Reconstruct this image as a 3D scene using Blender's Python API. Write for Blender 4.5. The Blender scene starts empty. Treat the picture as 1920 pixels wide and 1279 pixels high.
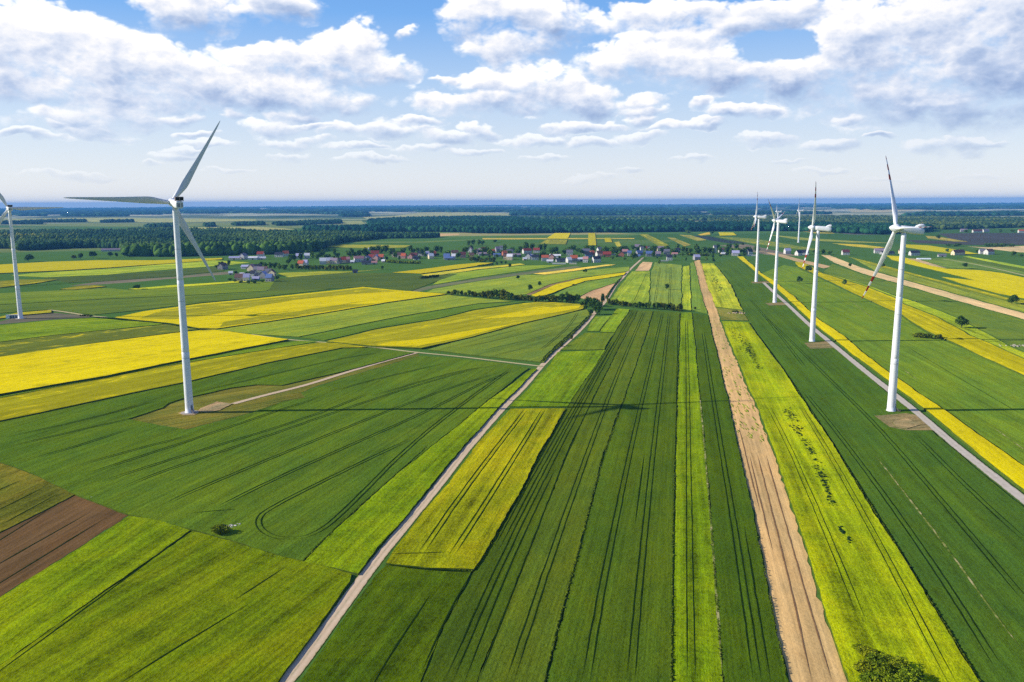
import bpy, bmesh, math, random
import numpy as np
from mathutils import Vector, Matrix, noise as mnoise

random.seed(7); rng = np.random.default_rng(7)
SC = bpy.context.scene
COL = SC.collection
R_ = math.radians

# ------------------------------------------------------------------ camera
FPX, CXP, CYP, EYE, CAMH = 1550.0, 960.0, 639.5, 379.0, 100.5
PITCH = math.atan((CYP - EYE) / FPX); ROLL = R_(0.30)
_X = np.array([1, 0, 0.]); _F = np.array([0, math.cos(PITCH), -math.sin(PITCH)]); _U0 = np.array([0, math.sin(PITCH), math.cos(PITCH)])
_U = _U0 * math.cos(ROLL) + _X * math.sin(ROLL); _R = _X * math.cos(ROLL) - _U0 * math.sin(ROLL)

def ray(x, y):
    return _F + _R * (x - CXP) / FPX + _U * (CYP - y) / FPX

def G(x, y, z=0.0):
    """ground position (metres) of a surveyed point given in the photograph's plan sketch"""
    d = ray(x, y); t = (z - CAMH) / d[2]
    return np.array([d[0] * t, d[1] * t, z])

def mpp(y):  # metres per photo pixel at ground row y
    return math.hypot(*G(960, y)[:2]) / FPX

cam = bpy.data.cameras.new("camera"); camo = bpy.data.objects.new("camera", cam); COL.objects.link(camo)
cam.sensor_width = 36.0; cam.lens = 36.0 * FPX / 1920.0
cam.clip_start = 1.0; cam.clip_end = 120000.0
camo.matrix_world = Matrix(((_R[0], _U[0], -_F[0], 0), (_R[1], _U[1], -_F[1], 0), (_R[2], _U[2], -_F[2], CAMH), (0, 0, 0, 1)))
SC.camera = camo

# ------------------------------------------------------------------ colour helpers
def s2l(c):
    c = c / 255.0
    return c / 12.92 if c <= 0.04045 else ((c + 0.055) / 1.055) ** 2.4
def rgb(r, g, b, k=1.0):
    return (min(1, s2l(r) * k), min(1, s2l(g) * k), min(1, s2l(b) * k), 1.0)

# ------------------------------------------------------------------ node helpers
class NT:
    def __init__(s, tree):
        s.t = tree; s.n = tree.nodes; s.l = tree.links
    def add(s, kind, **kw):
        nd = s.n.new(kind)
        for k, v in kw.items(): setattr(nd, k, v)
        return nd
    def put(s, sock, v):
        if isinstance(v, bpy.types.NodeSocket): s.l.new(v, sock)
        elif v is not None: sock.default_value = v
    def math(s, op, a, b=None, c=None, clamp=False):
        nd = s.add('ShaderNodeMath', operation=op, use_clamp=clamp)
        for i, v in enumerate((a, b, c)):
            if v is not None: s.put(nd.inputs[i], v)
        return nd.outputs[0]
    def vmath(s, op, a, b=None):
        nd = s.add('ShaderNodeVectorMath', operation=op)
        s.put(nd.inputs[0], a)
        if b is not None: s.put(nd.inputs[1], b)
        return nd.outputs['Value'] if op in ('DOT_PRODUCT', 'LENGTH') else nd.outputs[0]
    def mix(s, f, a, b, mode='MIX'):
        nd = s.add('ShaderNodeMix', data_type='RGBA', blend_type=mode)
        s.put(nd.inputs[0], f); s.put(nd.inputs[6], a); s.put(nd.inputs[7], b)
        return nd.outputs[2]
    def noise(s, vec, scale, detail=2.0, rough=0.5, dist=0.0):
        nd = s.add('ShaderNodeTexNoise'); s.put(nd.inputs['Vector'], vec)
        nd.inputs['Scale'].default_value = scale; nd.inputs['Detail'].default_value = detail
        nd.inputs['Roughness'].default_value = rough; nd.inputs['Distortion'].default_value = dist
        return nd.outputs[0]
    def mapping(s, vec, loc=(0, 0, 0), rot=(0, 0, 0), sc=(1, 1, 1)):
        nd = s.add('ShaderNodeMapping'); s.put(nd.inputs[0], vec)
        nd.inputs[1].default_value = loc; nd.inputs[2].default_value = rot; nd.inputs[3].default_value = sc
        return nd.outputs[0]
    def ramp(s, f, stops, interp='LINEAR'):
        nd = s.add('ShaderNodeValToRGB'); s.put(nd.inputs[0], f); r = nd.color_ramp; r.interpolation = interp
        while len(r.elements) < len(stops): r.elements.new(0.5)
        for e, (p, c) in zip(r.elements, stops): e.position = p; e.color = c
        return nd.outputs[0]
    def rng(s, v, a, b, c, d, interp='LINEAR'):
        nd = s.add('ShaderNodeMapRange', interpolation_type=interp); s.put(nd.inputs[0], v)
        for i, q in enumerate((a, b, c, d)): nd.inputs[i + 1].default_value = q
        return nd.outputs[0]

def material(name, rough=0.9, spec=0.2):
    m = bpy.data.materials.new(name); m.use_nodes = True
    nt = NT(m.node_tree); b = m.node_tree.nodes['Principled BSDF']
    b.inputs['Roughness'].default_value = rough; b.inputs['Specular IOR Level'].default_value = spec
    return m, nt, b

def plain(name, col, rough=0.6, spec=0.3, var=0.12, scale=0.6):
    """paint / render / metal with a little real-world unevenness"""
    m, t, b = material(name, rough, spec)
    tc = t.add('ShaderNodeTexCoord').outputs['Object']
    n = t.noise(tc, scale, 4, 0.6)
    f = t.rng(n, 0.3, 0.7, 1 - var, 1 + var * 0.6)
    c = t.mix(1.0, col, (1, 1, 1, 1), 'MULTIPLY')
    nd = t.add('ShaderNodeVectorMath', operation='SCALE'); t.put(nd.inputs[0], c); t.put(nd.inputs[3], f)
    t.put(b.inputs['Base Color'], nd.outputs[0])
    return m

def scale_col(t, col, f):
    nd = t.add('ShaderNodeVectorMath', operation='SCALE'); t.put(nd.inputs[0], col); t.put(nd.inputs[3], f)
    return nd.outputs[0]

def crop_material(name, big=0.35, streak=0.35, fine=0.5, tint=(1.25, 1.02, 0.6, 1), bump=0.9, patch=None, patch_lo=0.42, patch_hi=0.62, seed=0.0, streak_w=0.55, cross=0.0):
    """rows run along the object's local X; base colour = the object's own colour"""
    m, t, b = material(name, 1.0, 0.0)
    tc = t.add('ShaderNodeTexCoord').outputs['Object']
    tc = t.mapping(tc, (seed * 37.0, seed * 91.0, 0))
    oi = t.add('ShaderNodeObjectInfo')
    n1 = t.noise(t.mapping(tc, sc=(0.35, 1, 1)), 0.035, 3, 0.55, 0.4)
    n0 = t.noise(t.mapping(tc, sc=(0.5, 1, 1)), 0.008, 2, 0.5)
    n2 = t.noise(t.mapping(tc, sc=(0.02, 1, 1)), streak_w, 3, 0.6)
    n2b = t.noise(t.mapping(tc, sc=(0.012, 1, 1)), 0.13, 2, 0.6)
    n3 = t.noise(tc, 1.1, 4, 0.7)
    n5 = t.noise(t.mapping(tc, (5, 3, 0), sc=(0.6, 1, 1)), 0.09, 5, 0.62, 0.6)
    n6 = t.noise(t.mapping(tc, sc=(0.25, 1, 1)), 0.42, 3, 0.6)
    col = oi.outputs['Color']
    tinted = t.mix(1.0, col, tint, 'MULTIPLY')
    if patch:
        pn = t.math('MULTIPLY_ADD', n5, 0.55, t.math('MULTIPLY', n2b, 0.45))
        col = t.mix(t.rng(pn, patch_lo, patch_hi, 0, 1), col, patch)
    else:
        col = t.mix(t.rng(t.math('MULTIPLY_ADD', n5, 0.5, t.math('MULTIPLY', n1, 0.5)), 0.42, 0.6, 0, 1), col, tinted)
        col = t.mix(t.rng(n0, 0.4, 0.65, 0, 0.6), col, t.mix(1.0, col, (0.8, 0.9, 0.85, 1), 'MULTIPLY'))
    f = t.math('MULTIPLY_ADD', t.math('SUBTRACT', n1, 0.5), big * 2.4, 1.0)
    f = t.math('MULTIPLY_ADD', t.math('SUBTRACT', n2, 0.5), streak * 3.0, f)
    f = t.math('MULTIPLY_ADD', t.math('SUBTRACT', n2b, 0.5), streak * 2.6, f)
    f = t.math('MULTIPLY_ADD', t.math('SUBTRACT', n3, 0.5), fine * 2.8, f)
    f = t.math('MULTIPLY_ADD', t.math('SUBTRACT', n6, 0.5), streak * 1.8, f)
    f = t.math('MULTIPLY_ADD', t.math('SUBTRACT', n5, 0.5), big * 1.5, f)
    wet = t.rng(n5, 0.60, 0.72, 0, 0.28 * min(1, big * 3))
    f = t.math('SUBTRACT', f, wet)
    if cross:
        n4 = t.noise(t.mapping(tc, sc=(1, 0.10, 1)), 0.5, 2, 0.6)
        f = t.math('MULTIPLY_ADD', t.math('SUBTRACT', n4, 0.5), cross * 2, f)
    f = t.math('MAXIMUM', f, 0.25)
    t.put(b.inputs['Base Color'], scale_col(t, col, f))
    if name not in ('bare_soil', 'bare_soil_with_seedlings'):
        b.inputs['Sheen Weight'].default_value = 0.05; b.inputs['Sheen Roughness'].default_value = 0.5; b.inputs['Sheen Tint'].default_value = (0.7, 0.85, 0.1, 1)
    h = t.math('MULTIPLY_ADD', n3, 0.7, t.math('MULTIPLY', n2, 0.5))
    bp = t.add('ShaderNodeBump'); bp.inputs['Strength'].default_value = bump; bp.inputs['Distance'].default_value = 0.5
    t.put(bp.inputs['Height'], h); t.put(b.inputs['Normal'], bp.outputs[0])
    return m

M = {}
M['wheat'] = crop_material('wheat_crop', big=0.3, streak=0.3, fine=0.45)
M['barley'] = crop_material('barley_crop', big=0.45, streak=0.45, fine=0.6, tint=(1.3, 1.05, 0.7, 1), seed=1, cross=0.25)
M['rape'] = crop_material('rapeseed_crop', big=0.15, streak=0.22, fine=0.4, patch=rgb(180, 164, 12), patch_lo=0.53, patch_hi=0.66, seed=2, bump=0.5)
M['dull'] = crop_material('sparse_rapeseed_crop', big=0.2, streak=0.35, fine=0.4, patch=rgb(226, 200, 8), patch_lo=0.53, patch_hi=0.62, seed=3, bump=0.5)
M['soil'] = crop_material('bare_soil', big=0.25, streak=0.32, fine=0.25, tint=(1.1, 1.02, 0.95, 1), seed=4, bump=0.35, streak_w=0.8)
M['sown'] = crop_material('bare_soil_with_seedlings', big=0.2, streak=0.3, fine=0.25, patch=rgb(122, 138, 62), patch_lo=0.56, patch_hi=0.66, seed=5.3, bump=0.35, streak_w=0.8)
M['weed'] = crop_material('weedy_ground', big=0.5, streak=0.5, fine=0.7, tint=(1.3, 0.95, 0.9, 1), seed=5, bump=0.7)

m, t, b = material('trampled_crop_gap_shade', 1.0, 0.0)  # trampled crop green, with the shade inside the gaps painted into it
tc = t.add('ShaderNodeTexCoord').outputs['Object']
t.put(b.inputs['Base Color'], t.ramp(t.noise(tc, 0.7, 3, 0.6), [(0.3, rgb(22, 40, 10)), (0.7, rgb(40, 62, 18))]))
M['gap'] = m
m, t, b = material('soil_furrow', 1.0, 0.0)
tc = t.add('ShaderNodeTexCoord').outputs['Object']
t.put(b.inputs['Base Color'], t.ramp(t.noise(tc, 0.7, 3, 0.6), [(0.3, rgb(120, 88, 58)), (0.7, rgb(150, 114, 78))]))
M['furrow'] = m
m, t, b = material('dry_verge', 1.0, 0.0)
tc = t.add('ShaderNodeTexCoord').outputs['Object']
t.put(b.inputs['Base Color'], t.ramp(t.noise(tc, 0.25, 5, 0.7), [(0.35, rgb(52, 84, 22)), (0.5, rgb(120, 132, 50)), (0.62, rgb(190, 176, 120))]))
M['verge'] = m

m, t, b = material('crop_stems', 1.0, 0.0)
tc = t.add('ShaderNodeTexCoord').outputs['Object']
t.put(b.inputs['Base Color'], t.ramp(t.noise(tc, 0.9, 4, 0.6), [(0.3, rgb(58, 78, 24)), (0.7, rgb(92, 106, 38))]))
M['stems'] = m

def road_material(name, c1, c2, grass=0.0):
    m, t, b = material(name, 1.0, 0.0)
    uv = t.add('ShaderNodeUVMap').outputs[0]
    sp = t.add('ShaderNodeSeparateXYZ'); t.put(sp.inputs[0], uv)
    tc = t.add('ShaderNodeTexCoord').outputs['Object']
    n = t.noise(tc, 0.5, 5, 0.65); ns = t.noise(t.mapping(uv, sc=(6, 0.03, 1)), 1.0, 3, 0.6)
    u = sp.outputs[0]
    d = t.math('ABSOLUTE', t.math('SUBTRACT', t.math('ABSOLUTE', t.math('SUBTRACT', u, 0.5)), 0.24))  # 0 in the wheel ruts
    rut = t.rng(d, 0.0, 0.16, 1, 0)
    c = t.mix(t.rng(n, 0.3, 0.7, 0, 1), c1, c2)
    c = t.mix(t.math('MULTIPLY', rut, 0.35), c, t.mix(1.0, c, (1.25, 1.24, 1.24, 1), 'MULTIPLY'))
    c = t.mix(t.math('MULTIPLY', t.rng(ns, 0.45, 0.7, 0, 1), 0.35), c, t.mix(1.0, c, (0.75, 0.72, 0.68, 1), 'MULTIPLY'))
    if grass:
        g = t.math('MULTIPLY', t.rng(t.math('ABSOLUTE', t.math('SUBTRACT', u, 0.5)), 0.02, 0.1, 1, 0), t.rng(n, 0.4, 0.6, 0, grass))
        c = t.mix(g, c, rgb(96, 112, 48))
    e = t.rng(t.math('ADD', t.math('ABSOLUTE', t.math('SUBTRACT', u, 0.5)), t.math('MULTIPLY', t.math('SUBTRACT', n, 0.5), 0.35)), 0.42, 0.5, 0, 1)
    c = t.mix(e, c, rgb(120, 124, 60))
    t.put(b.inputs['Base Color'], c)
    bp = t.add('ShaderNodeBump'); bp.inputs['Strength'].default_value = 0.4; bp.inputs['Distance'].default_value = 0.1
    t.put(bp.inputs['Height'], n); t.put(b.inputs['Normal'], bp.outputs[0])
    return m
M['dirt'] = road_material('dirt_road_surface', rgb(208, 178, 140), rgb(222, 196, 160), 0.45)
M['gravel'] = road_material('gravel_road_surface', rgb(190, 176, 154), rgb(210, 196, 174))
M['track'] = road_material('farm_track_surface', rgb(188, 176, 116), rgb(206, 192, 142), 0.5)

def leaf_material(name, dark, light):
    m, t, b = material(name, 0.9, 0.03)
    tc = t.add('ShaderNodeTexCoord').outputs['Object']; oi = t.add('ShaderNodeObjectInfo'); ge = t.add('ShaderNodeNewGeometry')
    n = t.noise(tc, 0.55, 3, 0.6)
    f = t.math('MULTIPLY_ADD', ge.outputs['Random Per Island'], 0.5, t.math('MULTIPLY', n, 0.7))
    c = t.mix(t.rng(f, 0.25, 0.85, 0, 1), dark, light)
    c = t.mix(t.math('MULTIPLY', oi.outputs['Random'], 0.45), c, t.mix(1.0, c, (1.35, 1.15, 0.8, 1), 'MULTIPLY'))
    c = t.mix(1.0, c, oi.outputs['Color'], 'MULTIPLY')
    if name == 'forest_leaves':
        nb = t.noise(t.mapping(tc, sc=(0.4, 1, 1)), 0.0055, 4, 0.6)
        c = t.mix(t.rng(nb, 0.44, 0.58, 0, 0.85), c, t.mix(1.0, c, (3.4, 2.1, 1.3, 1), 'MULTIPLY'))
    t.put(b.inputs['Base Color'], c)
    return m
M['leaf'] = leaf_material('tree_leaves', rgb(40, 66, 22), rgb(92, 122, 44))
M['bush'] = leaf_material('shrub_leaves', rgb(44, 62, 14), rgb(126, 136, 34))
M['pine'] = leaf_material('forest_leaves', rgb(30, 54, 26), rgb(74, 98, 46))
M['gapleaf'] = leaf_material('gap_clump_leaves', rgb(14, 30, 14), rgb(34, 58, 26))
M['bark'] = plain('bark', rgb(92, 76, 58), 0.95, 0.1, 0.3, 3)

# ------------------------------------------------------------------ object helpers
def link(o): COL.objects.link(o); return o
def tag(o, label=None, cat=None, group=None, kind=None):
    if label: o['label'] = label
    if cat: o['category'] = cat
    if group: o['group'] = group
    if kind: o['kind'] = kind
    return o
def empty(name, loc, rz=0.0):
    o = link(bpy.data.objects.new(name, None)); o.location = loc; o.rotation_euler = (0, 0, rz); o.empty_display_size = 2; return o
def mesh_obj(name, verts, faces, mats, parent=None, fmat=None, smooth=False, uvs=None):
    me = bpy.data.meshes.new(name); me.from_pydata([tuple(map(float, v)) for v in verts], [], faces)
    for mm in (mats if isinstance(mats, (list, tuple)) else [mats]): me.materials.append(mm)
    if fmat is not None: me.polygons.foreach_set('material_index', fmat)
    if smooth: me.polygons.foreach_set('use_smooth', [True] * len(me.polygons))
    if uvs is not None:
        ul = me.uv_layers.new(name='UVMap'); ul.data.foreach_set('uv', np.array([uvs[l.vertex_index] for l in me.loops], dtype=np.float32).ravel())
    me.update()
    o = link(bpy.data.objects.new(name, me)); o.parent = parent; return o
def box(x0, x1, y0, y1, z0, z1, verts, faces):
    k = len(verts)
    verts += [(x0, y0, z0), (x1, y0, z0), (x1, y1, z0), (x0, y1, z0), (x0, y0, z1), (x1, y0, z1), (x1, y1, z1), (x0, y1, z1)]
    faces += [(k, k + 3, k + 2, k + 1), (k + 4, k + 5, k + 6, k + 7), (k, k + 1, k + 5, k + 4), (k + 1, k + 2, k + 6, k + 5), (k + 2, k + 3, k + 7, k + 6), (k + 3, k, k + 4, k + 7)]

def densify(pts, step, jit=0.0, closed=True):
    out = []; n = len(pts)
    for i in range(n if closed else n - 1):
        a = pts[i]; c = pts[(i + 1) % n]; d = c - a; L = math.hypot(d[0], d[1]); k = max(1, int(L / step))
        nrm = np.array([-d[1], d[0], 0]) / max(L, 1e-6)
        for j in range(k):
            p = a + d * (j / k)
            if j and jit: p = p + nrm * random.gauss(0, jit)
            out.append(p)
    if not closed: out.append(pts[-1])
    return out

def smooth_line(pts, it=2):
    pts = [np.array(p) for p in pts]
    for _ in range(it):
        q = [pts[0]]
        for a, c in zip(pts[:-1], pts[1:]): q += [a * .75 + c * .25, a * .25 + c * .75]
        q.append(pts[-1]); pts = q
    return pts

def ribbon_geo(pts, width, z, verts, faces, uvs=None, jit=0.0):
    k0 = len(verts); s = 0; n = len(pts); tot = sum(math.hypot(*(pts[i + 1] - pts[i])[:2]) for i in range(n - 1)); end = min(22.0, tot * .3) if uvs is None else 0
    for i, p in enumerate(pts):
        a = pts[max(0, i - 1)]; c = pts[min(n - 1, i + 1)]; d = c - a; L = math.hypot(d[0], d[1]) or 1; nx, ny = -d[1] / L, d[0] / L
        if i: s += math.hypot(*(p - pts[i - 1])[:2])
        w = width / 2 * (1 + random.uniform(-jit, jit)) * (min(1, min(s, tot - s) / end + 0.05) if end else 1)
        verts.append((p[0] + nx * w, p[1] + ny * w, z)); verts.append((p[0] - nx * w, p[1] - ny * w, z))
        if uvs is not None: uvs += [(0.0, s), (1.0, s)]
    for i in range(n - 1):
        a = k0 + 2 * i; faces.append((a, a + 1, a + 3, a + 2))

FIELDS = []
def field(name, polys, col, mat, h, rows, label=None, pairs=(), singles=(), pale=(), gapmat='gap', pw=0.32, gauge=1.7):
    """a crop stand: a raised slab of the crop's real height, rows along local X, wheel gaps as dark ribbons with their shade in the colour"""
    if not isinstance(polys[0][0], (tuple, list)): polys = [polys]
    r0, r1 = G(*rows[0]), G(*rows[1]); ang = math.atan2(r1[1] - r0[1], r1[0] - r0[0])
    if name == 'meadow' and mat == 'barley': col = (col[0] * 0.86, col[1] * 0.88, col[2] * 0.8, 1)
    elif mat == 'barley' and col[0] > 0.7 * col[1] and col[2] < 0.06: col = (col[0] * 0.95, col[1] * 0.98, max(0.002, col[2] * 0.5), 1)
    elif mat == 'barley' and col[2] < 0.012: col = (col[0] * 0.98, col[1] * 0.94, 0.003, 1)
    elif mat in ('wheat', 'barley', 'weed') and not (col[0] > 0.5 and col[2] > 0.2): col = (col[0] * 1.20, col[1] * 0.93, max(0.003, col[2] * 0.55 - 0.002), 1)
    elif mat == 'soil' and col[0] > 0.4: col = (min(1, col[0] * 1.28), min(1, col[1] * 1.31), col[2] * 1.0, 1)
    elif mat == 'soil': col = (col[0] * 0.96, col[1] * 1.02, col[2] * 0.82, 1)
    elif mat == 'dull': col = (col[0] * 0.68, col[1] * 0.72, col[2] * 0.5, 1)
    elif mat == 'rape': col = (col[0], col[1], col[2] * 0.15, 1)
    h = h + 0.006 * (len(FIELDS) % 11)
    org = G(*polys[0][0]); org[2] = 0
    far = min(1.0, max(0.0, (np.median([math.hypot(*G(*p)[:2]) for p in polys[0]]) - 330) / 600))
    if mat in ('wheat', 'barley') and name != 'meadow': col = (col[0] * (1 + .38 * far), col[1] * (1 + .24 * far), col[2] + .012 * far, 1)  # distance haze put into the colour: farther crops paler and bluer
    verts, faces, fm = [], [], []
    for poly in polys:
        dist = np.mean([math.hypot(*G(*p)[:2]) for p in poly])
        pts = [G(p[0], p[1], h) for p in poly]
        pts = densify(pts, max(2.5, dist / 130), 0.10 if h > 0.1 else 0.25)
        amp = min(1.2, 0.42 + dist / 1200)
        pts = [p + amp * (np.array(mnoise.noise_vector(Vector(p) * 0.03)) * 1.0 + np.array(mnoise.noise_vector(Vector(p) * 0.22)) * 0.4) * np.array([1, 1, 0]) for p in pts]
        k = len(verts); n = len(pts)
        area = sum(pts[i][0] * pts[(i + 1) % n][1] - pts[(i + 1) % n][0] * pts[i][1] for i in range(n))
        if area < 0: pts = pts[::-1]
        verts += [tuple(p) for p in pts]; faces.append(tuple(range(k, k + n))); fm.append(0)
        verts += [(p[0], p[1], -0.15) for p in pts]
        for i in range(n):
            j = (i + 1) % n; faces.append((k + j, k + i, k + n + i, k + n + j)); fm.append(3 if h > 0.2 else 0)
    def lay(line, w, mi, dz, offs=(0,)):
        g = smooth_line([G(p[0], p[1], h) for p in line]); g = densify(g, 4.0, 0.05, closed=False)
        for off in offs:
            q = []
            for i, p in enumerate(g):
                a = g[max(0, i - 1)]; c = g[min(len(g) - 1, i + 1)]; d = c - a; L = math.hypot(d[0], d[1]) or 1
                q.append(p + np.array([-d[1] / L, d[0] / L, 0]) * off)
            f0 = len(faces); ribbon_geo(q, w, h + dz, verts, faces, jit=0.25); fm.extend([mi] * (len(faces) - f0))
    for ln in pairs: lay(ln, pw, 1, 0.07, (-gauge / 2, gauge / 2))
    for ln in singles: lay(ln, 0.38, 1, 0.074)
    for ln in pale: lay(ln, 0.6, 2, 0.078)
    ca, sa = math.cos(-ang), math.sin(-ang)
    lv = [((x - org[0]) * ca - (y - org[1]) * sa, (x - org[0]) * sa + (y - org[1]) * ca, z) for x, y, z in verts]
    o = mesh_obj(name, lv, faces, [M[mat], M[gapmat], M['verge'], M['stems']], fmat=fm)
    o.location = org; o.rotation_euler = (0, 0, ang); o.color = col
    tag(o, label, None, None, 'structure'); FIELDS.append(o); return o

def road(name, line, width, z, mat, label=None, sm=2):
    g = smooth_line([G(p[0], p[1], z) for p in line], sm); g = densify(g, 4.0, 0.03, closed=False)
    v, f, uv = [], [], []
    ribbon_geo(g, width, z, v, f, uv, 0.05)
    o = mesh_obj(name, v, f, M[mat], uvs=uv); tag(o, label, None, None, 'structure'); return o

# ------------------------------------------------------------------ ground sheet
GR = 27500.0
m, t, b = material('open_countryside', 1.0, 0.0)
tc = t.add('ShaderNodeTexCoord').outputs['Object']
wob = t.noise(tc, 0.004, 2, 0.5)
vv = t.add('ShaderNodeTexVoronoi'); vv.inputs['Scale'].default_value = 0.0032
wv = t.vmath('ADD', t.mapping(tc, rot=(0, 0, 0.25), sc=(0.45, 1, 1)), t.vmath('MULTIPLY', t.add('ShaderNodeTexNoise').outputs[1], (0, 0, 0)))
t.put(vv.inputs['Vector'], wv); vv.inputs['Randomness'].default_value = 0.9
sepc = t.add('ShaderNodeSeparateColor'); t.put(sepc.inputs[0], vv.outputs['Color'])
cell = t.ramp(sepc.outputs[0], [(0.0, rgb(74, 108, 44)), (0.25, rgb(98, 128, 56)), (0.45, rgb(66, 98, 46)), (0.6, rgb(128, 138, 70)), (0.75, rgb(88, 122, 52)), (0.92, rgb(168, 160, 96))], 'CONSTANT')
near = t.mix(t.noise(tc, 0.02, 4, 0.6), rgb(66, 102, 40), rgb(96, 128, 52))
ln = t.vmath('LENGTH', tc)
c = t.mix(t.rng(ln, 1900, 2600, 0, 1), near, cell)
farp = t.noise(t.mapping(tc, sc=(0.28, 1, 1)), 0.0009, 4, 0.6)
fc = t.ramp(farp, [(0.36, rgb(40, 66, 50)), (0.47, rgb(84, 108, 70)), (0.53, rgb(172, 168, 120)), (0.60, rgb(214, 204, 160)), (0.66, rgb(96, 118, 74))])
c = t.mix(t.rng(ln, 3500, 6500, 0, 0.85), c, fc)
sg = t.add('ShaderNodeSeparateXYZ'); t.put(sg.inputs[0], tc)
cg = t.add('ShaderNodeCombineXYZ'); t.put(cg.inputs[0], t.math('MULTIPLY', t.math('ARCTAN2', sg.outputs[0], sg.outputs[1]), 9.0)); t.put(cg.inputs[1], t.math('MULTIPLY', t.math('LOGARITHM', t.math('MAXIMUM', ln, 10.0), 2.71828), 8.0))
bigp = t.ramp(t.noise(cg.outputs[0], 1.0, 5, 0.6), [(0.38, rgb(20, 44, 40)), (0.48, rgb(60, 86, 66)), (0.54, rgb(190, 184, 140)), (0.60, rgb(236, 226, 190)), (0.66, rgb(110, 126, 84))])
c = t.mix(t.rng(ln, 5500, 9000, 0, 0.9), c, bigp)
f = t.rng(t.noise(tc, 0.6, 4, 0.7), 0.3, 0.7, 0.78, 1.22)
t.put(b.inputs['Base Color'], scale_col(t, c, f)); M['ground'] = m
v = [(0, 0, 0)]; fcs = []; N = 180
rad = [400, 1000, 2500, 6000, 13000, GR]
for r in rad:
    for i in range(N): a = 2 * math.pi * i / N; v.append((r * math.cos(a), r * math.sin(a), 0))
for i in range(N): fcs.append((0, 1 + i, 1 + (i + 1) % N))
for k in range(len(rad) - 1):
    for i in range(N):
        a = 1 + k * N + i; c_ = 1 + k * N + (i + 1) % N; fcs.append((a, a + N, c_ + N, c_))
tag(mesh_obj('ground', v, fcs, M['ground']), kind='structure')

# ------------------------------------------------------------------ fields
W_, B_, RP, SO = 0.55, 0.65, 1.15, 0.05
# -- bottom left
field('ploughed_field', [(142, 928), (242, 966), (-90, 1176), (-90, 1044)], rgb(118, 88, 60), 'soil', SO, ((242, 966), (0, 1118)), singles=[[(100, 950), (-60, 1050)], [(170, 960), (-60, 1090)], [(200, 970), (-60, 1130)]], gapmat='gap', label='brown ploughed field in the lower left corner')
field('weedy_field', [(-90, 840), (0, 868), (60, 890), (142, 927), (-90, 1042)], rgb(104, 116, 50), 'weed', 0.3, ((142, 928), (0, 1000)), singles=[[(110, 925), (0, 985)], [(90, 910), (-20, 965)], [(40, 900), (-40, 935)]], label='weedy green and brown field at the left edge')
field('barley_field', [(243, 967), (300, 976), (356, 994), (-90, 1312), (-90, 1177)], rgb(126, 146, 10), 'barley', B_, ((357, 995), (0, 1256)), singles=[[(356, 996), (0, 1258), (-60, 1300)]])
field('barley_field', [(360, 996), (430, 1013), (520, 1041), (600, 1060), (660, 1076), (655, 1090), (596, 1173), (517, 1279), (480, 1340), (-130, 1340)], rgb(116, 132, 8), 'barley', B_, ((500, 1040), (120, 1279)),
      singles=[[(470, 1130), (330, 1215), (210, 1290)], [(540, 1060), (440, 1125)]])
NROW = ((250, 940), (780, 690))
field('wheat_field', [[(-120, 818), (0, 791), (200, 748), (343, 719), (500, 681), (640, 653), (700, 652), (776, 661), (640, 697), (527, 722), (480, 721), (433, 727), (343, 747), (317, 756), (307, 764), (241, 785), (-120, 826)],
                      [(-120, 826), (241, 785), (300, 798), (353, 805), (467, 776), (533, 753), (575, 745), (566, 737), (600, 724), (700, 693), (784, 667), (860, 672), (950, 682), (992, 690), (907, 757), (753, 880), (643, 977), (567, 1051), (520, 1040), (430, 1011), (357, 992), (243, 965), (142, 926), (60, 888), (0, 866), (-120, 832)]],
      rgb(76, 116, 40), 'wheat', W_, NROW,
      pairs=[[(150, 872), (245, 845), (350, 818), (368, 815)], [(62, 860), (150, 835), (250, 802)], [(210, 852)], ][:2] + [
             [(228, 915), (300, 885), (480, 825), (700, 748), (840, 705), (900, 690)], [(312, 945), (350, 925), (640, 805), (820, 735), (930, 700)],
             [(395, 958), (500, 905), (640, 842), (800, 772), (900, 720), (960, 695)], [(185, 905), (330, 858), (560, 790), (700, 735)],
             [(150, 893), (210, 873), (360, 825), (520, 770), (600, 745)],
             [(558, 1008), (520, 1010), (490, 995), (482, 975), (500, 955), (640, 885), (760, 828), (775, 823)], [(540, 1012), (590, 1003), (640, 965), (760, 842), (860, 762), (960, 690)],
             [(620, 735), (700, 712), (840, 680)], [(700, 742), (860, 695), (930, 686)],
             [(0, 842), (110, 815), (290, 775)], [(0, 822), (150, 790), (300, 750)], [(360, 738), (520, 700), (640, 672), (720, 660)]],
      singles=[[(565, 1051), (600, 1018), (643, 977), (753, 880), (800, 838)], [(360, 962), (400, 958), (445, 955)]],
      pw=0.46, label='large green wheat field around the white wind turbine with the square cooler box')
field('barley_field', [(998, 692), (1008, 692), (983, 716), (936, 763), (838, 870), (757, 973), (710, 1026), (672, 1075), (569, 1053), (644, 978), (754, 881), (908, 758)], rgb(128, 156, 14), 'barley', B_, ((975, 710), (640, 1040)))
field('rapeseed_field', [(958, 766), (1060, 765), (1020, 832), (970, 928), (910, 1034), (888, 1066), (800, 1064), (724, 1056), (734, 1043), (793, 960), (836, 910), (895, 832)], rgb(160, 158, 18), 'barley', 1.0, ((985, 768), (792, 1036)), pairs=[[(790, 1036), (880, 905), (986, 768)], [(846, 1042), (935, 905), (1019, 768)]], singles=[[(735, 1038), (800, 1037), (842, 1035)]], pw=0.42, gauge=1.7, label='olive yellow field beside the dirt road with two pairs of wheel lines')
field('barley_field', [(957, 762), (992, 727), (1026, 688), (1048, 660), (1135, 656), (1063, 762)], rgb(112, 146, 26), 'barley', 0.4, ((1135, 656), (1062, 763)))
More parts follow.
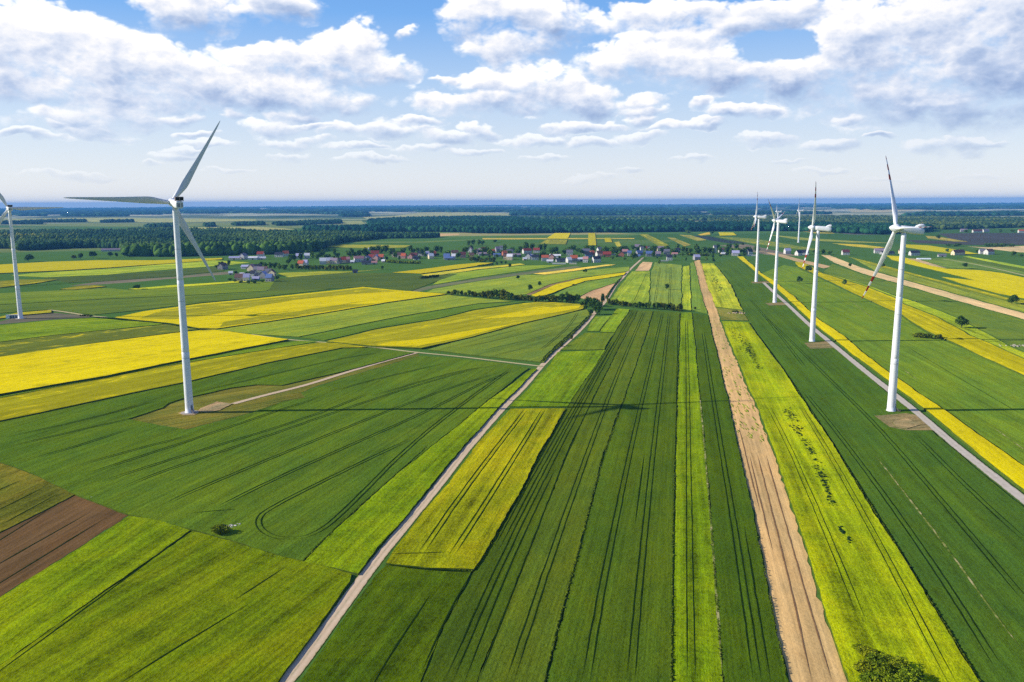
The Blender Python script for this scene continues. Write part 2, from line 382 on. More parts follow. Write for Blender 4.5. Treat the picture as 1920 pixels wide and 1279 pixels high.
field('wheat_field', [(1052, 656), (1096, 624), (1151, 624), (1134, 655)], rgb(90, 126, 42), 'wheat', 0.45, ((1150, 624), (1134, 655)), singles=[[(1150, 626), (1132, 655)]])
field('barley_field', [(1100, 621), (1116, 594), (1146, 592), (1123, 621)], rgb(104, 148, 48), 'barley', 0.4, ((1146, 592), (1123, 621)))
field('barley_field', [(1124, 622), (1148, 590), (1158, 578), (1182, 580), (1152, 623)], rgb(118, 152, 26), 'barley', 0.6, ((1160, 578), (1124, 621)), singles=[[(1123, 622), (1146, 592)]])
# -- centre strips
field('wheat_field', [(688, 1100), (724, 1060), (800, 1066), (884, 1070), (845, 1150), (788, 1279), (760, 1340), (515, 1340), (559, 1279), (613, 1203)], rgb(80, 106, 20), 'barley', 0.45, ((800, 1066), (620, 1279)), singles=[[(810, 1110), (730, 1230), (690, 1300)], [(880, 1080), (840, 1150), (790, 1260)]])
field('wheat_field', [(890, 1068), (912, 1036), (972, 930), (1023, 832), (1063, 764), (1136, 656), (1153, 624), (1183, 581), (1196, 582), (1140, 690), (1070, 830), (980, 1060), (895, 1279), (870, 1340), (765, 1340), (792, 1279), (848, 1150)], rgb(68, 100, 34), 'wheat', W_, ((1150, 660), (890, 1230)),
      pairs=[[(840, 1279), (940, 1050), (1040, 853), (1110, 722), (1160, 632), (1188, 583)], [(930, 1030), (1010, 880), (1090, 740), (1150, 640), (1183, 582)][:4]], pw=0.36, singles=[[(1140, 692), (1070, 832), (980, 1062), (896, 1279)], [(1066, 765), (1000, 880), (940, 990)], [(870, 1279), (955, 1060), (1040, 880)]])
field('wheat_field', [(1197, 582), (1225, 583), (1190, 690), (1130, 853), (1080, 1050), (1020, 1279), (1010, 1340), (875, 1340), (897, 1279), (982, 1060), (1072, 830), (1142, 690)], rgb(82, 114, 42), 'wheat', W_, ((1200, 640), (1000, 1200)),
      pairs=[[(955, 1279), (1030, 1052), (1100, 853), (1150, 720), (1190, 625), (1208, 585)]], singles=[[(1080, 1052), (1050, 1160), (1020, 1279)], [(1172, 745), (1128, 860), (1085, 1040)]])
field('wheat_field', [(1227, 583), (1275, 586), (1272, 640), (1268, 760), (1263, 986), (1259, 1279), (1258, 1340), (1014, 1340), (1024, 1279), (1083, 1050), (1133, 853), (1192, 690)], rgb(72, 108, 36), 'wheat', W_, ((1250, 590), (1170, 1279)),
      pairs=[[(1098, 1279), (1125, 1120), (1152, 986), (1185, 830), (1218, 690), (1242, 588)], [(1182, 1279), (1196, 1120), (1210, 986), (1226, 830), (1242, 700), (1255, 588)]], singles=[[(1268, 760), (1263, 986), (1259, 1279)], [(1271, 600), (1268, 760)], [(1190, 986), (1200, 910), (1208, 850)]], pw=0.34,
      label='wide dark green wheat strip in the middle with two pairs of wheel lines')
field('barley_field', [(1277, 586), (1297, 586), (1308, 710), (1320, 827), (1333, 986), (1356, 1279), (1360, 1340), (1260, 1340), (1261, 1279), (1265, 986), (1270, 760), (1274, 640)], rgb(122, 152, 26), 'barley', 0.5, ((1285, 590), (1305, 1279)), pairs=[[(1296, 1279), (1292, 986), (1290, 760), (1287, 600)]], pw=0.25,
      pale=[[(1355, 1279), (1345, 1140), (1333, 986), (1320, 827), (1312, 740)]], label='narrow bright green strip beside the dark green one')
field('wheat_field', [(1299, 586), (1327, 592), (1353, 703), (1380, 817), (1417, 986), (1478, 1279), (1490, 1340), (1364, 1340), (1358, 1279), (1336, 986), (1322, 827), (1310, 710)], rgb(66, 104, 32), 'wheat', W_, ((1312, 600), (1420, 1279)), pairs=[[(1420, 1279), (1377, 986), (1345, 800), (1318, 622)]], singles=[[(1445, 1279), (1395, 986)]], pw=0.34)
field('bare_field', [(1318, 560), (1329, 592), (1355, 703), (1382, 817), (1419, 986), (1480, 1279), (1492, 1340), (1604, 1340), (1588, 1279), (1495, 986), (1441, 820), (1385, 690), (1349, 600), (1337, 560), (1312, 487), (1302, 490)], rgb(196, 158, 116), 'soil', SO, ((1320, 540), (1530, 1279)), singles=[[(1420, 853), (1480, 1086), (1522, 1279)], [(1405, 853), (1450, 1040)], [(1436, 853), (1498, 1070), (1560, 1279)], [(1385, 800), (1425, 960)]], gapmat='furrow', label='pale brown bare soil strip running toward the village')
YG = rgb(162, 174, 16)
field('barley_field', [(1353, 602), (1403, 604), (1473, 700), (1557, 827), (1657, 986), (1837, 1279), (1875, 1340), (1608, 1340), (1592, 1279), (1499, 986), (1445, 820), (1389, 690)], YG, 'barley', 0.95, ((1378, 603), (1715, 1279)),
      pairs=[[(1440, 760), (1487, 853), (1580, 1070), (1617, 1166)], [(1500, 760), (1557, 853), (1667, 1053), (1753, 1220), (1790, 1290)]], pw=0.2, label='yellow green crop strip with dark gaps right of the bare soil')
field('barley_field', [(1315, 494), (1338, 494), (1352, 510), (1370, 534), (1391, 581), (1342, 575), (1328, 540)], rgb(164, 176, 50), 'barley', 0.9, ((1325, 494), (1365, 578)))
field('weedy_field', [(1342, 577), (1391, 583), (1403, 601), (1352, 600)], rgb(120, 140, 78), 'weed', 0.3, ((1345, 578), (1400, 600)))
# -- right
field('wheat_field', [(1342, 493), (1384, 482), (1412, 511), (1468, 562), (1555, 642), (1655, 728), (1718, 780), (1752, 811), (1855, 899), (1940, 966), (2060, 1340), (1880, 1340), (1840, 1279), (1660, 986), (1560, 827), (1476, 700), (1406, 603), (1394, 582), (1373, 534)], rgb(62, 106, 44), 'wheat', 0.42, ((1440, 600), (1800, 980)),
      pairs=[[(1430, 590), (1480, 637), (1560, 716), (1647, 800), (1800, 980), (1925, 1128)], [(1510, 737), (1603, 853), (1747, 1053), (1873, 1253)], [(1715, 815), (1830, 930), (1930, 1020)], [(1405, 560), (1440, 600), (1510, 690)]], pw=0.36,
      singles=[[(1840, 1279), (1760, 1150), (1660, 986), (1560, 827), (1476, 700), (1420, 625)]], pale=[[(1640, 853), (1773, 1023), (1860, 1146), (1920, 1223)]], label='big dark green field between the yellow green strip and the gravel road')  # the single ribbon paints the shadow line along the yellow green strip
RB = rgb(232, 206, 6)
field('rapeseed_field', [(1382, 481), (1393, 481), (1427, 512), (1450, 526), (1488, 555), (1527, 592), (1580, 628), (1647, 684), (1763, 764), (1940, 886), (1940, 930), (1867, 875), (1762, 789), (1669, 716), (1567, 638), (1524, 604), (1478, 560), (1448, 533), (1418, 510)], RB, 'rape', RP, ((1400, 490), (1900, 880)), label='yellow rapeseed strip along the gravel road')
field('wheat_field', [(1430, 512), (1470, 497), (1494, 501), (1526, 517), (1615, 559), (1690, 592), (1734, 622), (1776, 641), (1849, 673), (1940, 716), (1940, 884), (1765, 764), (1649, 684), (1582, 628), (1530, 593), (1490, 555)], rgb(92, 136, 46), 'wheat', 0.3, ((1560, 600), (1900, 780)), pale=[[(1505, 540), (1560, 592)], [(1690, 690), (1720, 712)], [(1860, 800), (1930, 850)], [(1590, 560), (1640, 600)]],
      singles=[[(1700, 650), (1800, 710), (1920, 780)]])
field('rapeseed_field', [(1490, 491), (1507, 492), (1541, 512), (1616, 535), (1678, 558), (1695, 571), (1755, 593), (1790, 612), (1818, 629), (1836, 636), (1874, 652), (1940, 682), (1940, 712), (1849, 671), (1779, 638), (1736, 619), (1692, 590), (1615, 556), (1527, 514), (1496, 499)], RB, 'dull', RP, ((1600, 540), (1850, 650)), singles=[[(1700, 580), (1740, 598), (1790, 628)]])
field('barley_field', [(1543, 511), (1617, 532), (1680, 555), (1718, 566), (1790, 594), (1856, 629), (1890, 648), (1940, 668), (1940, 680), (1875, 651), (1838, 635), (1820, 628), (1792, 611), (1757, 592), (1697, 570), (1680, 557), (1617, 534)], rgb(150, 170, 36), 'barley', 0.5, ((1600, 530), (1850, 630)))
field('wheat_field', [(1545, 510), (1560, 495), (1615, 514), (1720, 543), (1783, 562), (1897, 594), (1940, 606), (1940, 666), (1892, 646), (1858, 628), (1792, 593), (1720, 565)], rgb(84, 124, 56), 'wheat', 0.35, ((1600, 530), (1850, 610)))
field('bare_field', [(1540, 478), (1556, 479), (1615, 502), (1720, 532), (1824, 561), (1940, 593), (1940, 605), (1897, 592), (1783, 560), (1720, 541), (1615, 512), (1566, 493)], rgb(214, 180, 140), 'soil', SO, ((1600, 508), (1850, 575)), label='long narrow strip of pale bare soil on the right')
field('barley_field', [(1600, 485), (1640, 497), (1710, 517), (1800, 541), (1892, 566), (1940, 576), (1940, 591), (1824, 559), (1720, 530), (1640, 507)], rgb(112, 146, 62), 'barley', 0.4, ((1650, 500), (1850, 560)))
field('rapeseed_field', [(1590, 481), (1640, 493), (1710, 512), (1800, 535), (1890, 558), (1940, 566), (1940, 574), (1880, 561), (1800, 540), (1720, 518), (1640, 498)], rgb(188, 178, 40), 'dull', 1.0, ((1650, 496), (1850, 548)))
field('rapeseed_field', [(1662, 479), (1690, 481), (1741, 497), (1775, 504), (1837, 506.5), (1880, 512), (1940, 525), (1940, 563), (1870, 550), (1800, 531), (1765, 519), (1830, 526), (1780, 513), (1720, 499), (1672, 487)], rgb(228, 204, 14), 'rape', RP, ((1680, 482), (1900, 535)), label='bright yellow rapeseed field at the right edge')
field('bare_field', [(1700, 484), (1722, 486), (1775, 503), (1745, 498)], rgb(190, 160, 128), 'soil', SO, ((1700, 484), (1775, 503)))
field('meadow', [(1722, 485), (1775, 484), (1870, 500), (1940, 514), (1940, 521), (1890, 512), (1837, 504), (1778, 503)], rgb(118, 146, 66), 'barley', 0.2, ((1740, 488), (1900, 512)))
road('farm_track', [(1768, 486), (1800, 490), (1860, 502), (1890, 509), (1940, 521)], 4, 0.3, 'track')
field('meadow', [(1790, 488), (1816, 480), (1860, 490), (1940, 508), (1940, 513), (1880, 502)], rgb(78, 116, 66), 'wheat', 0.25, ((1800, 484), (1900, 504)))
field('barley_field', [(1806, 481), (1816, 480.5), (1880, 492), (1940, 503), (1940, 507), (1880, 496)], rgb(158, 184, 66), 'barley', 0.5, ((1810, 481), (1900, 497)))
field('bare_field', [(1815, 462), (1850, 464), (1905, 462), (1960, 459), (1960, 476), (1900, 472), (1850, 466)], rgb(206, 176, 140), 'soil', SO, ((1815, 462), (1900, 470)))
field('ploughed_field', [(1760, 438), (1830, 437), (1960, 437), (1960, 458), (1880, 460), (1800, 459), (1720, 456), (1700, 450), (1790, 452)], rgb(86, 82, 84), 'soil', SO, ((1760, 445), (1900, 448)))
field('barley_field', [(1735, 442), (1760, 444), (1815, 453), (1790, 453), (1740, 447)], rgb(136, 146, 84), 'barley', 0.4, ((1740, 444), (1810, 452)))
field('rapeseed_field', [(1690, 458), (1740, 460), (1800, 469), (1836, 476), (1800, 477), (1740, 470), (1700, 464)], rgb(206, 190, 40), 'rape', 1.0, ((1700, 460), (1800, 472)))
field('barley_field', [(1560, 456), (1620, 459), (1660, 464), (1640, 466), (1590, 461)], rgb(162, 174, 70), 'barley', 0.5, ((1570, 458), (1650, 464)))
field('barley_field', [(1440, 440), (1520, 447), (1600, 452), (1680, 456), (1600, 455), (1500, 450)], rgb(120, 148, 84), 'barley', 0.4, ((1450, 441), (1650, 455)))
field('barley_field', [(1500, 433), (1560, 436), (1566, 438), (1530, 438)], rgb(136, 152, 84), 'barley', 0.4, ((1500, 434), (1560, 437)))
field('ploughed_field', [(1560, 436), (1620, 437), (1670, 440), (1600, 440)], rgb(110, 102, 104), 'soil', SO, ((1560, 436), (1660, 440)))
# -- left
field('rapeseed_field', [(-120, 692), (0, 669), (183, 643), (320, 625), (375, 619), (402, 618), (470, 627), (540, 636), (500, 644), (380, 667), (200, 704), (0, 738), (-120, 762)], rgb(238, 210, 4), 'rape', 1.3, ((0, 705), (480, 635)), label='brightest yellow rapeseed field left of the white wind turbine')
field('barley_field', [(-120, 766), (0, 741), (200, 706), (380, 669), (500, 645), (560, 639), (596, 640), (533, 650), (333, 682), (200, 708), (0, 745), (-120, 770)], rgb(98, 140, 34), 'barley', 0.3, ((0, 743), (500, 648)))
field('rapeseed_field', [(-120, 772), (0, 746), (200, 709), (333, 683), (533, 651), (600, 642), (640, 644), (690, 651), (640, 652), (500, 680), (343, 717), (200, 746), (0, 789), (-120, 814)], rgb(194, 178, 26), 'dull', RP, ((0, 768), (600, 648)))
field('rapeseed_field', [(215, 595), (267, 584), (320, 577), (380, 569), (487, 559), (630, 544), (680, 538), (730, 543), (837, 551), (730, 566), (605, 587), (505, 602), (405, 616), (375, 615), (320, 606), (260, 600)], rgb(226, 200, 10), 'rape', 1.2, ((300, 595), (760, 552)), singles=[[(380, 600), (505, 592), (700, 562)]])
field('rapeseed_patch', [(262, 597), (300, 583), (380, 571), (487, 561), (630, 546), (682, 540), (740, 546), (660, 551), (560, 561), (480, 574), (400, 589), (330, 598)], rgb(196, 180, 34), 'dull', 1.27, ((300, 590), (720, 545)))
field('rapeseed_patch', [(412, 613), (505, 600), (605, 585), (704, 569), (640, 571), (500, 591), (420, 603)], rgb(196, 180, 34), 'dull', 1.27, ((420, 610), (690, 570)))
field('wheat_field', [(405, 618), (505, 603.5), (605, 588.5), (730, 567.5), (840, 553), (960, 565), (897, 569), (755, 592), (640, 615), (560, 631), (470, 626)], rgb(122, 158, 66), 'wheat', 0.4, ((430, 618), (840, 556)))
field('wheat_field', [(564, 632), (640, 616.5), (755, 593.5), (897, 570.5), (985, 566), (890, 580), (820, 597), (705, 616), (608, 638)], rgb(78, 122, 48), 'wheat', 0.42, ((600, 628), (900, 572)), singles=[[(562, 632), (640, 616), (755, 593), (897, 570)]])
field('rapeseed_field', [(612, 640), (705, 618), (820, 599), (890, 582), (982, 569), (1007, 566), (1045, 567), (1098, 571), (1092, 579), (1040, 592), (982, 605), (882, 632), (792, 652), (705, 649)], rgb(204, 186, 32), 'dull', 1.2, ((700, 632), (1050, 574)), label='dull yellow rapeseed field below the dark hedgerow')
field('rapeseed_patch', [(706, 647.5), (780, 650), (868, 632), (966, 607), (890, 618), (800, 634), (724, 642)], rgb(228, 202, 10), 'rape', 1.3, ((720, 645), (950, 611)))
field('rapeseed_patch', [(900, 598), (960, 586), (1020, 576), (1090, 573), (1084, 578), (1040, 586), (980, 594)], rgb(228, 202, 10), 'rape', 1.3, ((910, 597), (1080, 575)))
field('wheat_field', [(802, 655), (882, 633), (982, 606), (1057, 588), (1100, 580), (1106, 592), (1060, 640), (1018, 679), (950, 672), (860, 662)], rgb(96, 132, 66), 'wheat', W_, ((820, 656), (1080, 590)), pairs=[[(1014, 656), (1057, 622), (1075, 600), (1083, 586)]], singles=[[(850, 655), (960, 632), (1060, 606)], [(890, 660), (1000, 636), (1040, 622)], [(930, 665), (1000, 650)], [(880, 640), (980, 616)]])
field('rapeseed_field', [(-120, 504), (0, 496), (88, 491), (180, 488), (292, 488), (417, 483.5), (417, 486), (342, 492), (255, 498), (200, 502), (115, 507), (0, 512), (-120, 521)], rgb(206, 186, 46), 'rape', RP, ((0, 503), (400, 486)), label='long yellow rapeseed band below the trees on the far left')
field('barley_field', [(20, 517), (60, 512.5), (200, 504), (300, 496), (400, 488), (470, 492), (420, 498), (320, 505), (200, 515), (90, 520)], rgb(146, 168, 60), 'barley', 0.4, ((60, 514), (300, 500)))
field('rapeseed_field', [(-120, 534), (0, 527), (40, 524), (110, 524), (60, 532), (0, 539), (-120, 547)], rgb(166, 156, 44), 'dull', 0.9, ((0, 532), (80, 526)))
field('wheat_field', [(80, 522), (200, 516), (320, 507), (420, 500), (420, 508), (320, 518), (200, 527), (130, 530)], rgb(60, 90, 56), 'wheat', 0.4, ((100, 524), (400, 504)))
field('ploughed_field', [(130, 536), (180, 529), (250, 524), (330, 519), (380, 513), (432, 509), (432, 514), (330, 522), (250, 529), (180, 534)], rgb(136, 122, 106), 'soil', SO, ((150, 534), (420, 512)))
field('rapeseed_field', [(112, 542), (150, 536), (180, 535), (200, 537), (140, 543)], rgb(176, 158, 50), 'dull', 0.9, ((112, 542), (190, 536)))
field('barley_field', [(240, 542), (320, 535), (420, 529), (470, 524), (470, 528), (420, 532), (320, 539), (262, 543)], rgb(174, 186, 34), 'barley', 0.7, ((245, 542), (460, 527)))
field('barley_field', [(-120, 560), (0, 550), (200, 540), (245, 544), (420, 533), (540, 523), (500, 545), (380, 552), (200, 560), (0, 571), (-120, 578)], rgb(92, 130, 46), 'wheat', 0.35, ((0, 560), (400, 540)))
field('wheat_field', [(-120, 580), (0, 572), (200, 561), (380, 553), (500, 546), (620, 542), (487, 557), (380, 567), (267, 581), (175, 590), (98, 580), (35, 584), (-120, 596)], rgb(78, 114, 50), 'wheat', 0.4, ((0, 580), (450, 552)), singles=[[(0, 569), (200, 560), (380, 552)], [(150, 588), (240, 577), (310, 571)]])
field('barley_field', [(-120, 606), (0, 594), (35, 586), (97, 581), (96, 586), (45, 590), (0, 597), (-120, 609)], rgb(150, 150, 34), 'barley', 0.9, ((0, 596), (95, 583)))
field('barley_field', [(-120, 628), (0, 610), (100, 600), (175, 596), (250, 602), (312, 607), (200, 618), (100, 628), (0, 641), (-120, 656)], rgb(110, 142, 28), 'barley', 0.5, ((0, 628), (250, 604)))
field('weedy_field', [(-120, 660), (0, 642), (100, 629), (200, 619), (314, 608), (372, 617), (320, 624), (183, 642), (100, 656), (0, 668), (-120, 690)], rgb(130, 136, 56), 'dull', 0.5, ((0, 656), (320, 615)))
# -- middle
field('wheat_field', [(520, 522), (640, 512), (730, 512), (800, 517), (860, 513), (800, 534), (770, 546), (690, 537), (560, 545), (500, 548)], rgb(62, 94, 50), 'wheat', 0.4, ((540, 534), (780, 520)))  # darker crop colour paints in a cloud shadow
field('barley_field', [(520, 512), (600, 509), (660, 509), (720, 505), (640, 512), (540, 520)], rgb(132, 160, 56), 'barley', 0.3, ((520, 516), (700, 507)))
field('rapeseed_field', [(735, 511), (789, 505), (857, 496), (897, 492.5), (925, 492.5), (897, 498), (857, 504), (789, 513)], rgb(208, 184, 52), 'rape', 1.0, ((740, 511), (900, 495)))
field('barley_field', [(790, 515), (897, 501), (975, 494), (985, 496), (897, 505), (802, 519)], rgb(166, 184, 72), 'barley', 0.5, ((790, 516), (970, 495)))
field('barley_field', [(840, 514), (900, 506), (980, 498), (1060, 497), (985, 507), (900, 519), (810, 534)], rgb(116, 160, 62), 'wheat', 0.35, ((830, 522), (1000, 502)))
field('ploughed_field', [(770, 546), (800, 537), (900, 521), (1000, 508), (1080, 499), (1092, 501), (1000, 513), (900, 526), (810, 541), (785, 547)], rgb(128, 126, 96), 'soil', SO, ((790, 542), (1060, 503)))
field('barley_field', [(800, 548), (812, 542), (900, 527), (985, 515), (1020, 516), (1085, 508), (1180, 500), (1180, 508), (1138, 514), (1088, 520), (1030, 533), (985, 552), (930, 556), (842, 550)], rgb(116, 156, 68), 'wheat', 0.35, ((830, 545), (1080, 512)))
field('barley_field', [(1000, 513), (1080, 503.5), (1136, 496), (1155, 496), (1083, 507), (1022, 515)], rgb(196, 200, 112), 'barley', 0.4, ((1010, 513), (1130, 498)))
field('rapeseed_field', [(996, 553), (1042, 533), (1092, 521.5), (1140, 514.5), (1173, 510.5), (1171, 515), (1140, 520.5), (1096, 527), (1062, 539), (1024, 553), (1005, 556)], rgb(230, 204, 14), 'rape', 1.0, ((1010, 552), (1160, 514)))
field('bare_field', [(983, 552), (1030, 534), (1085, 521), (1092, 520.5), (1041, 533), (994, 553)], rgb(158, 126, 96), 'soil', SO, ((990, 550), (1085, 522)))
field('wheat_field', [(1030, 556), (1064, 540), (1098, 528), (1168, 517), (1156, 529), (1112, 544), (1082, 558)], rgb(96, 142, 70), 'wheat', 0.35, ((1040, 553), (1150, 524)))
field('bare_field', [(1085, 558), (1112, 545), (1156, 530), (1146, 546), (1133, 566), (1108, 563)], rgb(190, 150, 118), 'soil', SO, ((1095, 556), (1150, 532)), label='pinkish bare field by the bend of the road')
field('bare_field', [(1191, 507.5), (1205, 491), (1224, 491.7), (1217, 507.5)], rgb(204, 166, 132), 'soil', SO, ((1200, 500), (1215, 492)))
field('barley_field', [(1144, 563), (1166, 532), (1184, 509), (1219, 509), (1217, 570), (1190, 572)], rgb(118, 160, 56), 'barley', 0.4, ((1170, 560), (1205, 510)), singles=[[(1188, 566), (1212, 512)]])
field('wheat_field', [(1219, 571), (1221, 509), (1228, 492), (1278, 497), (1277, 578), (1250, 578)], rgb(104, 144, 82), 'wheat', 0.4, ((1250, 575), (1254, 500)), pairs=[[(1227, 572), (1238, 500)], [(1254, 577), (1258, 500)]])
field('barley_field', [(1279, 579), (1280, 500), (1292, 498), (1296, 582)], rgb(130, 172, 54), 'barley', 0.5, ((1286, 575), (1286, 500)))
field('wheat_field', [(1298, 582), (1294, 494), (1301, 490), (1317, 560), (1326, 588)], rgb(92, 138, 66), 'wheat', 0.4, ((1308, 575), (1298, 495)))
# -- beyond the village
field('rapeseed_field', [(1025, 447), (1040, 437), (1070, 437), (1064, 448)], rgb(226, 200, 40), 'rape', 1.0, ((1045, 447), (1055, 437)))
field('rapeseed_field', [(1012, 457), (1023, 449.5), (1064, 449.5), (1061, 458)], rgb(178, 168, 66), 'dull', 1.0, ((1035, 457), (1045, 450)))
field('rapeseed_field', [(1103, 437), (1116, 437), (1118, 460), (1103, 460)], rgb(196, 176, 60), 'rape', 1.0, ((1110, 459), (1110, 438)))
field('rapeseed_field', [(1133, 446), (1145, 446), (1148, 454), (1135, 454)], rgb(196, 176, 60), 'rape', 1.0, ((1140, 453), (1139, 447)))
field('barley_field', [(1152, 454), (1161, 453), (1167, 464), (1158, 464)], rgb(146, 166, 76), 'barley', 0.4, ((1160, 463), (1157, 454)))
field('rapeseed_field', [(1198, 439), (1214, 439), (1255, 460), (1238, 463)], rgb(166, 162, 62), 'dull', 0.9, ((1245, 460), (1206, 440)))
field('barley_field', [(905, 446.5), (1190, 446.5), (1190, 448), (905, 449)], rgb(166, 172, 100), 'barley', 0.3, ((905, 448), (1190, 447)))
field('rapeseed_field', [(1347, 435.6), (1375, 436), (1381, 441), (1350, 442)], rgb(218, 198, 40), 'rape', 1.0, ((1350, 439), (1378, 439)))
field('barley_field', [(1308, 440), (1330, 435), (1332, 440), (1315, 441.5)], rgb(172, 172, 70), 'barley', 0.5, ((1310, 440), (1330, 437)))
field('barley_field', [(1272, 440), (1295, 441), (1325, 450), (1308, 452)], rgb(126, 142, 82), 'barley', 0.4, ((1280, 440), (1315, 451)))
field('barley_field', [(1250, 445), (1264, 446), (1296, 459), (1284, 462)], rgb(124, 138, 80), 'barley', 0.4, ((1257, 446), (1290, 460)))
field('ploughed_field', [(1298, 442), (1330, 443), (1362, 450), (1420, 456), (1370, 457), (1328, 450)], rgb(64, 70, 72), 'soil', SO, ((1310, 443), (1400, 455)))
field('barley_field', [(1340, 443), (1420, 448), (1500, 462), (1560, 472), (1480, 466), (1400, 455)], rgb(136, 150, 76), 'dull', 0.5, ((1350, 444), (1500, 463)))
field('bare_field', [(1350, 460), (1400, 458), (1480, 476), (1500, 480), (1440, 478), (1380, 466)], rgb(140, 124, 112), 'soil', SO, ((1360, 460), (1480, 477)))
field('bare_field', [(1420, 470), (1470, 478), (1500, 486), (1560, 500), (1545, 503), (1490, 489)], rgb(184, 152, 122), 'soil', SO, ((1430, 472), (1550, 500)))
field('meadow', [(690, 437.5), (740, 438), (860, 438), (862, 440.5), (800, 445), (690, 444)], rgb(196, 160, 122), 'soil', SO, ((690, 441), (800, 440)))
field('meadow', [(612, 463), (620, 459), (700, 459), (770, 460), (760, 464), (700, 466)], rgb(196, 186, 76), 'dull', 0.5, ((615, 462), (760, 462)))
field('meadow', [(541, 469), (610, 468), (610, 470), (541, 471)], rgb(176, 170, 110), 'barley', 0.2, ((541, 470), (610, 469)))
field('meadow', [(660, 453), (780, 453), (900, 448), (905, 450), (780, 456), (660, 456)], rgb(110, 136, 78), 'barley', 0.2, ((660, 455), (900, 449)))
for pl, cc in [([(0, 410), (95, 409.5), (100, 414), (0, 416)], (176, 178, 118)), ([(108, 409), (200, 408), (320, 410), (480, 411), (480, 414), (330, 417), (110, 416)], (186, 186, 124)), ([(245, 428), (330, 426.5), (480, 425), (560, 430), (470, 433), (330, 431), (250, 432)], (188, 184, 122)),
               ([(40, 420), (240, 419), (480, 418), (560, 422), (480, 424), (250, 425), (40, 424)], (132, 146, 92)), ([(680, 407), (740, 405), (800, 397), (880, 398), (940, 402), (880, 407), (760, 411), (690, 411)], (188, 184, 130)), ([(620, 414.5), (678, 414), (684, 420), (626, 421)], (170, 174, 118)),
               ([(850, 398), (960, 400), (1000, 402), (940, 405)], (184, 180, 128)), ([(1590, 392), (1700, 391.5), (1740, 394), (1660, 398), (1596, 398)], (200, 184, 148)), ([(1740, 421), (1800, 420), (1872, 423), (1860, 428), (1740, 426)], (138, 160, 96)), ([(1625, 422), (1660, 422), (1662, 427), (1628, 427)], (172, 178, 92)),
               ([(1380, 396), (1420, 395), (1430, 398), (1384, 399)], (180, 176, 128)), ([(1250, 411), (1310, 411), (1316, 415), (1258, 415)], (178, 174, 116)), ([(1830, 400), (1890, 400), (1886, 403), (1834, 403)], (188, 178, 136)), ([(560, 394), (640, 393), (650, 395), (566, 396)], (164, 172, 130)), ([(420, 398), (520, 396), (560, 399), (430, 401)], (150, 164, 118)), ([(1040, 402), (1140, 400), (1200, 402), (1100, 404)], (170, 170, 126))]:
    field('meadow', pl, rgb(*cc), 'barley', 0.2, (pl[0], pl[1]))

# ------------------------------------------------------------------ pads, roads, ditches
field('mown_ground', [(242, 785), (307, 765), (317, 757), (343, 748), (433, 728), (480, 722), (527, 723), (640, 698), (772, 662), (786, 666), (700, 692), (600, 722), (564, 736), (577, 745), (533, 752), (467, 775), (353, 804), (300, 797)], rgb(104, 120, 62), 'weed', 0.02, ((250, 788), (560, 735)), label='mown olive brown ground at the foot of the white wind turbine')
field('gravel_pad', [(372, 771), (378, 765), (407, 753), (437, 757), (413, 769), (390, 773)], rgb(148, 150, 138), 'weed', 0.28, ((378, 768), (437, 756)))
field('gravel_pad', [(336, 774), (344, 771), (366, 771), (374, 774), (366, 778), (346, 778)], rgb(150, 150, 138), 'weed', 0.2, ((336, 774), (374, 774)))
field('gravel_pad', [(-120, 616), (0, 603), (45, 592), (98, 586.5), (160, 592), (172, 595), (100, 599), (0, 608)], rgb(122, 112, 98), 'soil', 0.06, ((0, 600), (150, 592)))
for pp in ([(1640, 780), (1700, 775), (1718, 778), (1752, 806), (1700, 806), (1668, 800)], [(1508, 643), (1553, 640), (1568, 652), (1520, 654)], [(1436, 568.5), (1468, 567), (1480, 572), (1444, 573)], [(1408, 528.5), (1438, 527), (1448, 531), (1412, 531.5)]):
    field('gravel_pad', pp, rgb(128, 132, 116), 'weed', 0.55, (pp[0], pp[1]), label=None)
field('gravel_pad', [(1672, 790), (1700, 784), (1725, 796), (1700, 803), (1680, 800)], rgb(146, 148, 132), 'weed', 0.72, ((1672, 790), (1720, 795)))
DR = [(480, 1335), (537, 1279), (605, 1188), (675, 1091), (716, 1038), (775, 966), (816, 918), (868, 850), (944, 763), (986, 722), (1018, 682), (1056, 648), (1090, 617), (1111, 592), (1120, 580), (1133, 568), (1141, 557), (1155, 533), (1168, 521), (1178, 508), (1206, 483)]
road('dirt_road', DR, 3.7, 0.09, 'dirt', 'pale dirt road running diagonally from the bottom edge to the village')
road('gravel_road', [(1432, 530), (1455, 552), (1476, 570), (1520, 612), (1562, 646), (1610, 686), (1664, 729), (1728, 780), (1775, 822), (1865, 894), (1960, 968)], 4.2, 0.6, 'gravel', 'grey gravel road past the row of wind turbines on the right')
road('farm_track', [(437, 757), (500, 740), (575, 722), (640, 701), (710, 680), (782, 661)], 3.6, 0.2, 'dirt', 'pale track from the white wind turbine to the crossing')
road('farm_track', [(470, 627), (540, 637), (612, 642), (705, 651), (782, 661), (860, 668), (950, 679), (1017, 687)], 3.0, 0.24, 'track', 'narrow sandy track from the crossing to the dirt road')
road('farm_track', [(92, 581), (130, 586), (165, 592), (200, 595)], 4, 0.5, 'track')
def ditch(line, w=1.2, z=0.62, mat='gap', name='ditch'):  # flat ribbon; the shade inside the ditch is in its dark colour
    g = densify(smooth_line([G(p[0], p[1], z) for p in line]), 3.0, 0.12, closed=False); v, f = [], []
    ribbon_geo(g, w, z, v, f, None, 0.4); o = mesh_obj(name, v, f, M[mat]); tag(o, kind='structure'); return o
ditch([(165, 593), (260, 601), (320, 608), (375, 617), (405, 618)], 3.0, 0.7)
ditch([(1012, 680), (1050, 643), (1086, 612), (1106, 590)], 2.6, 0.64)
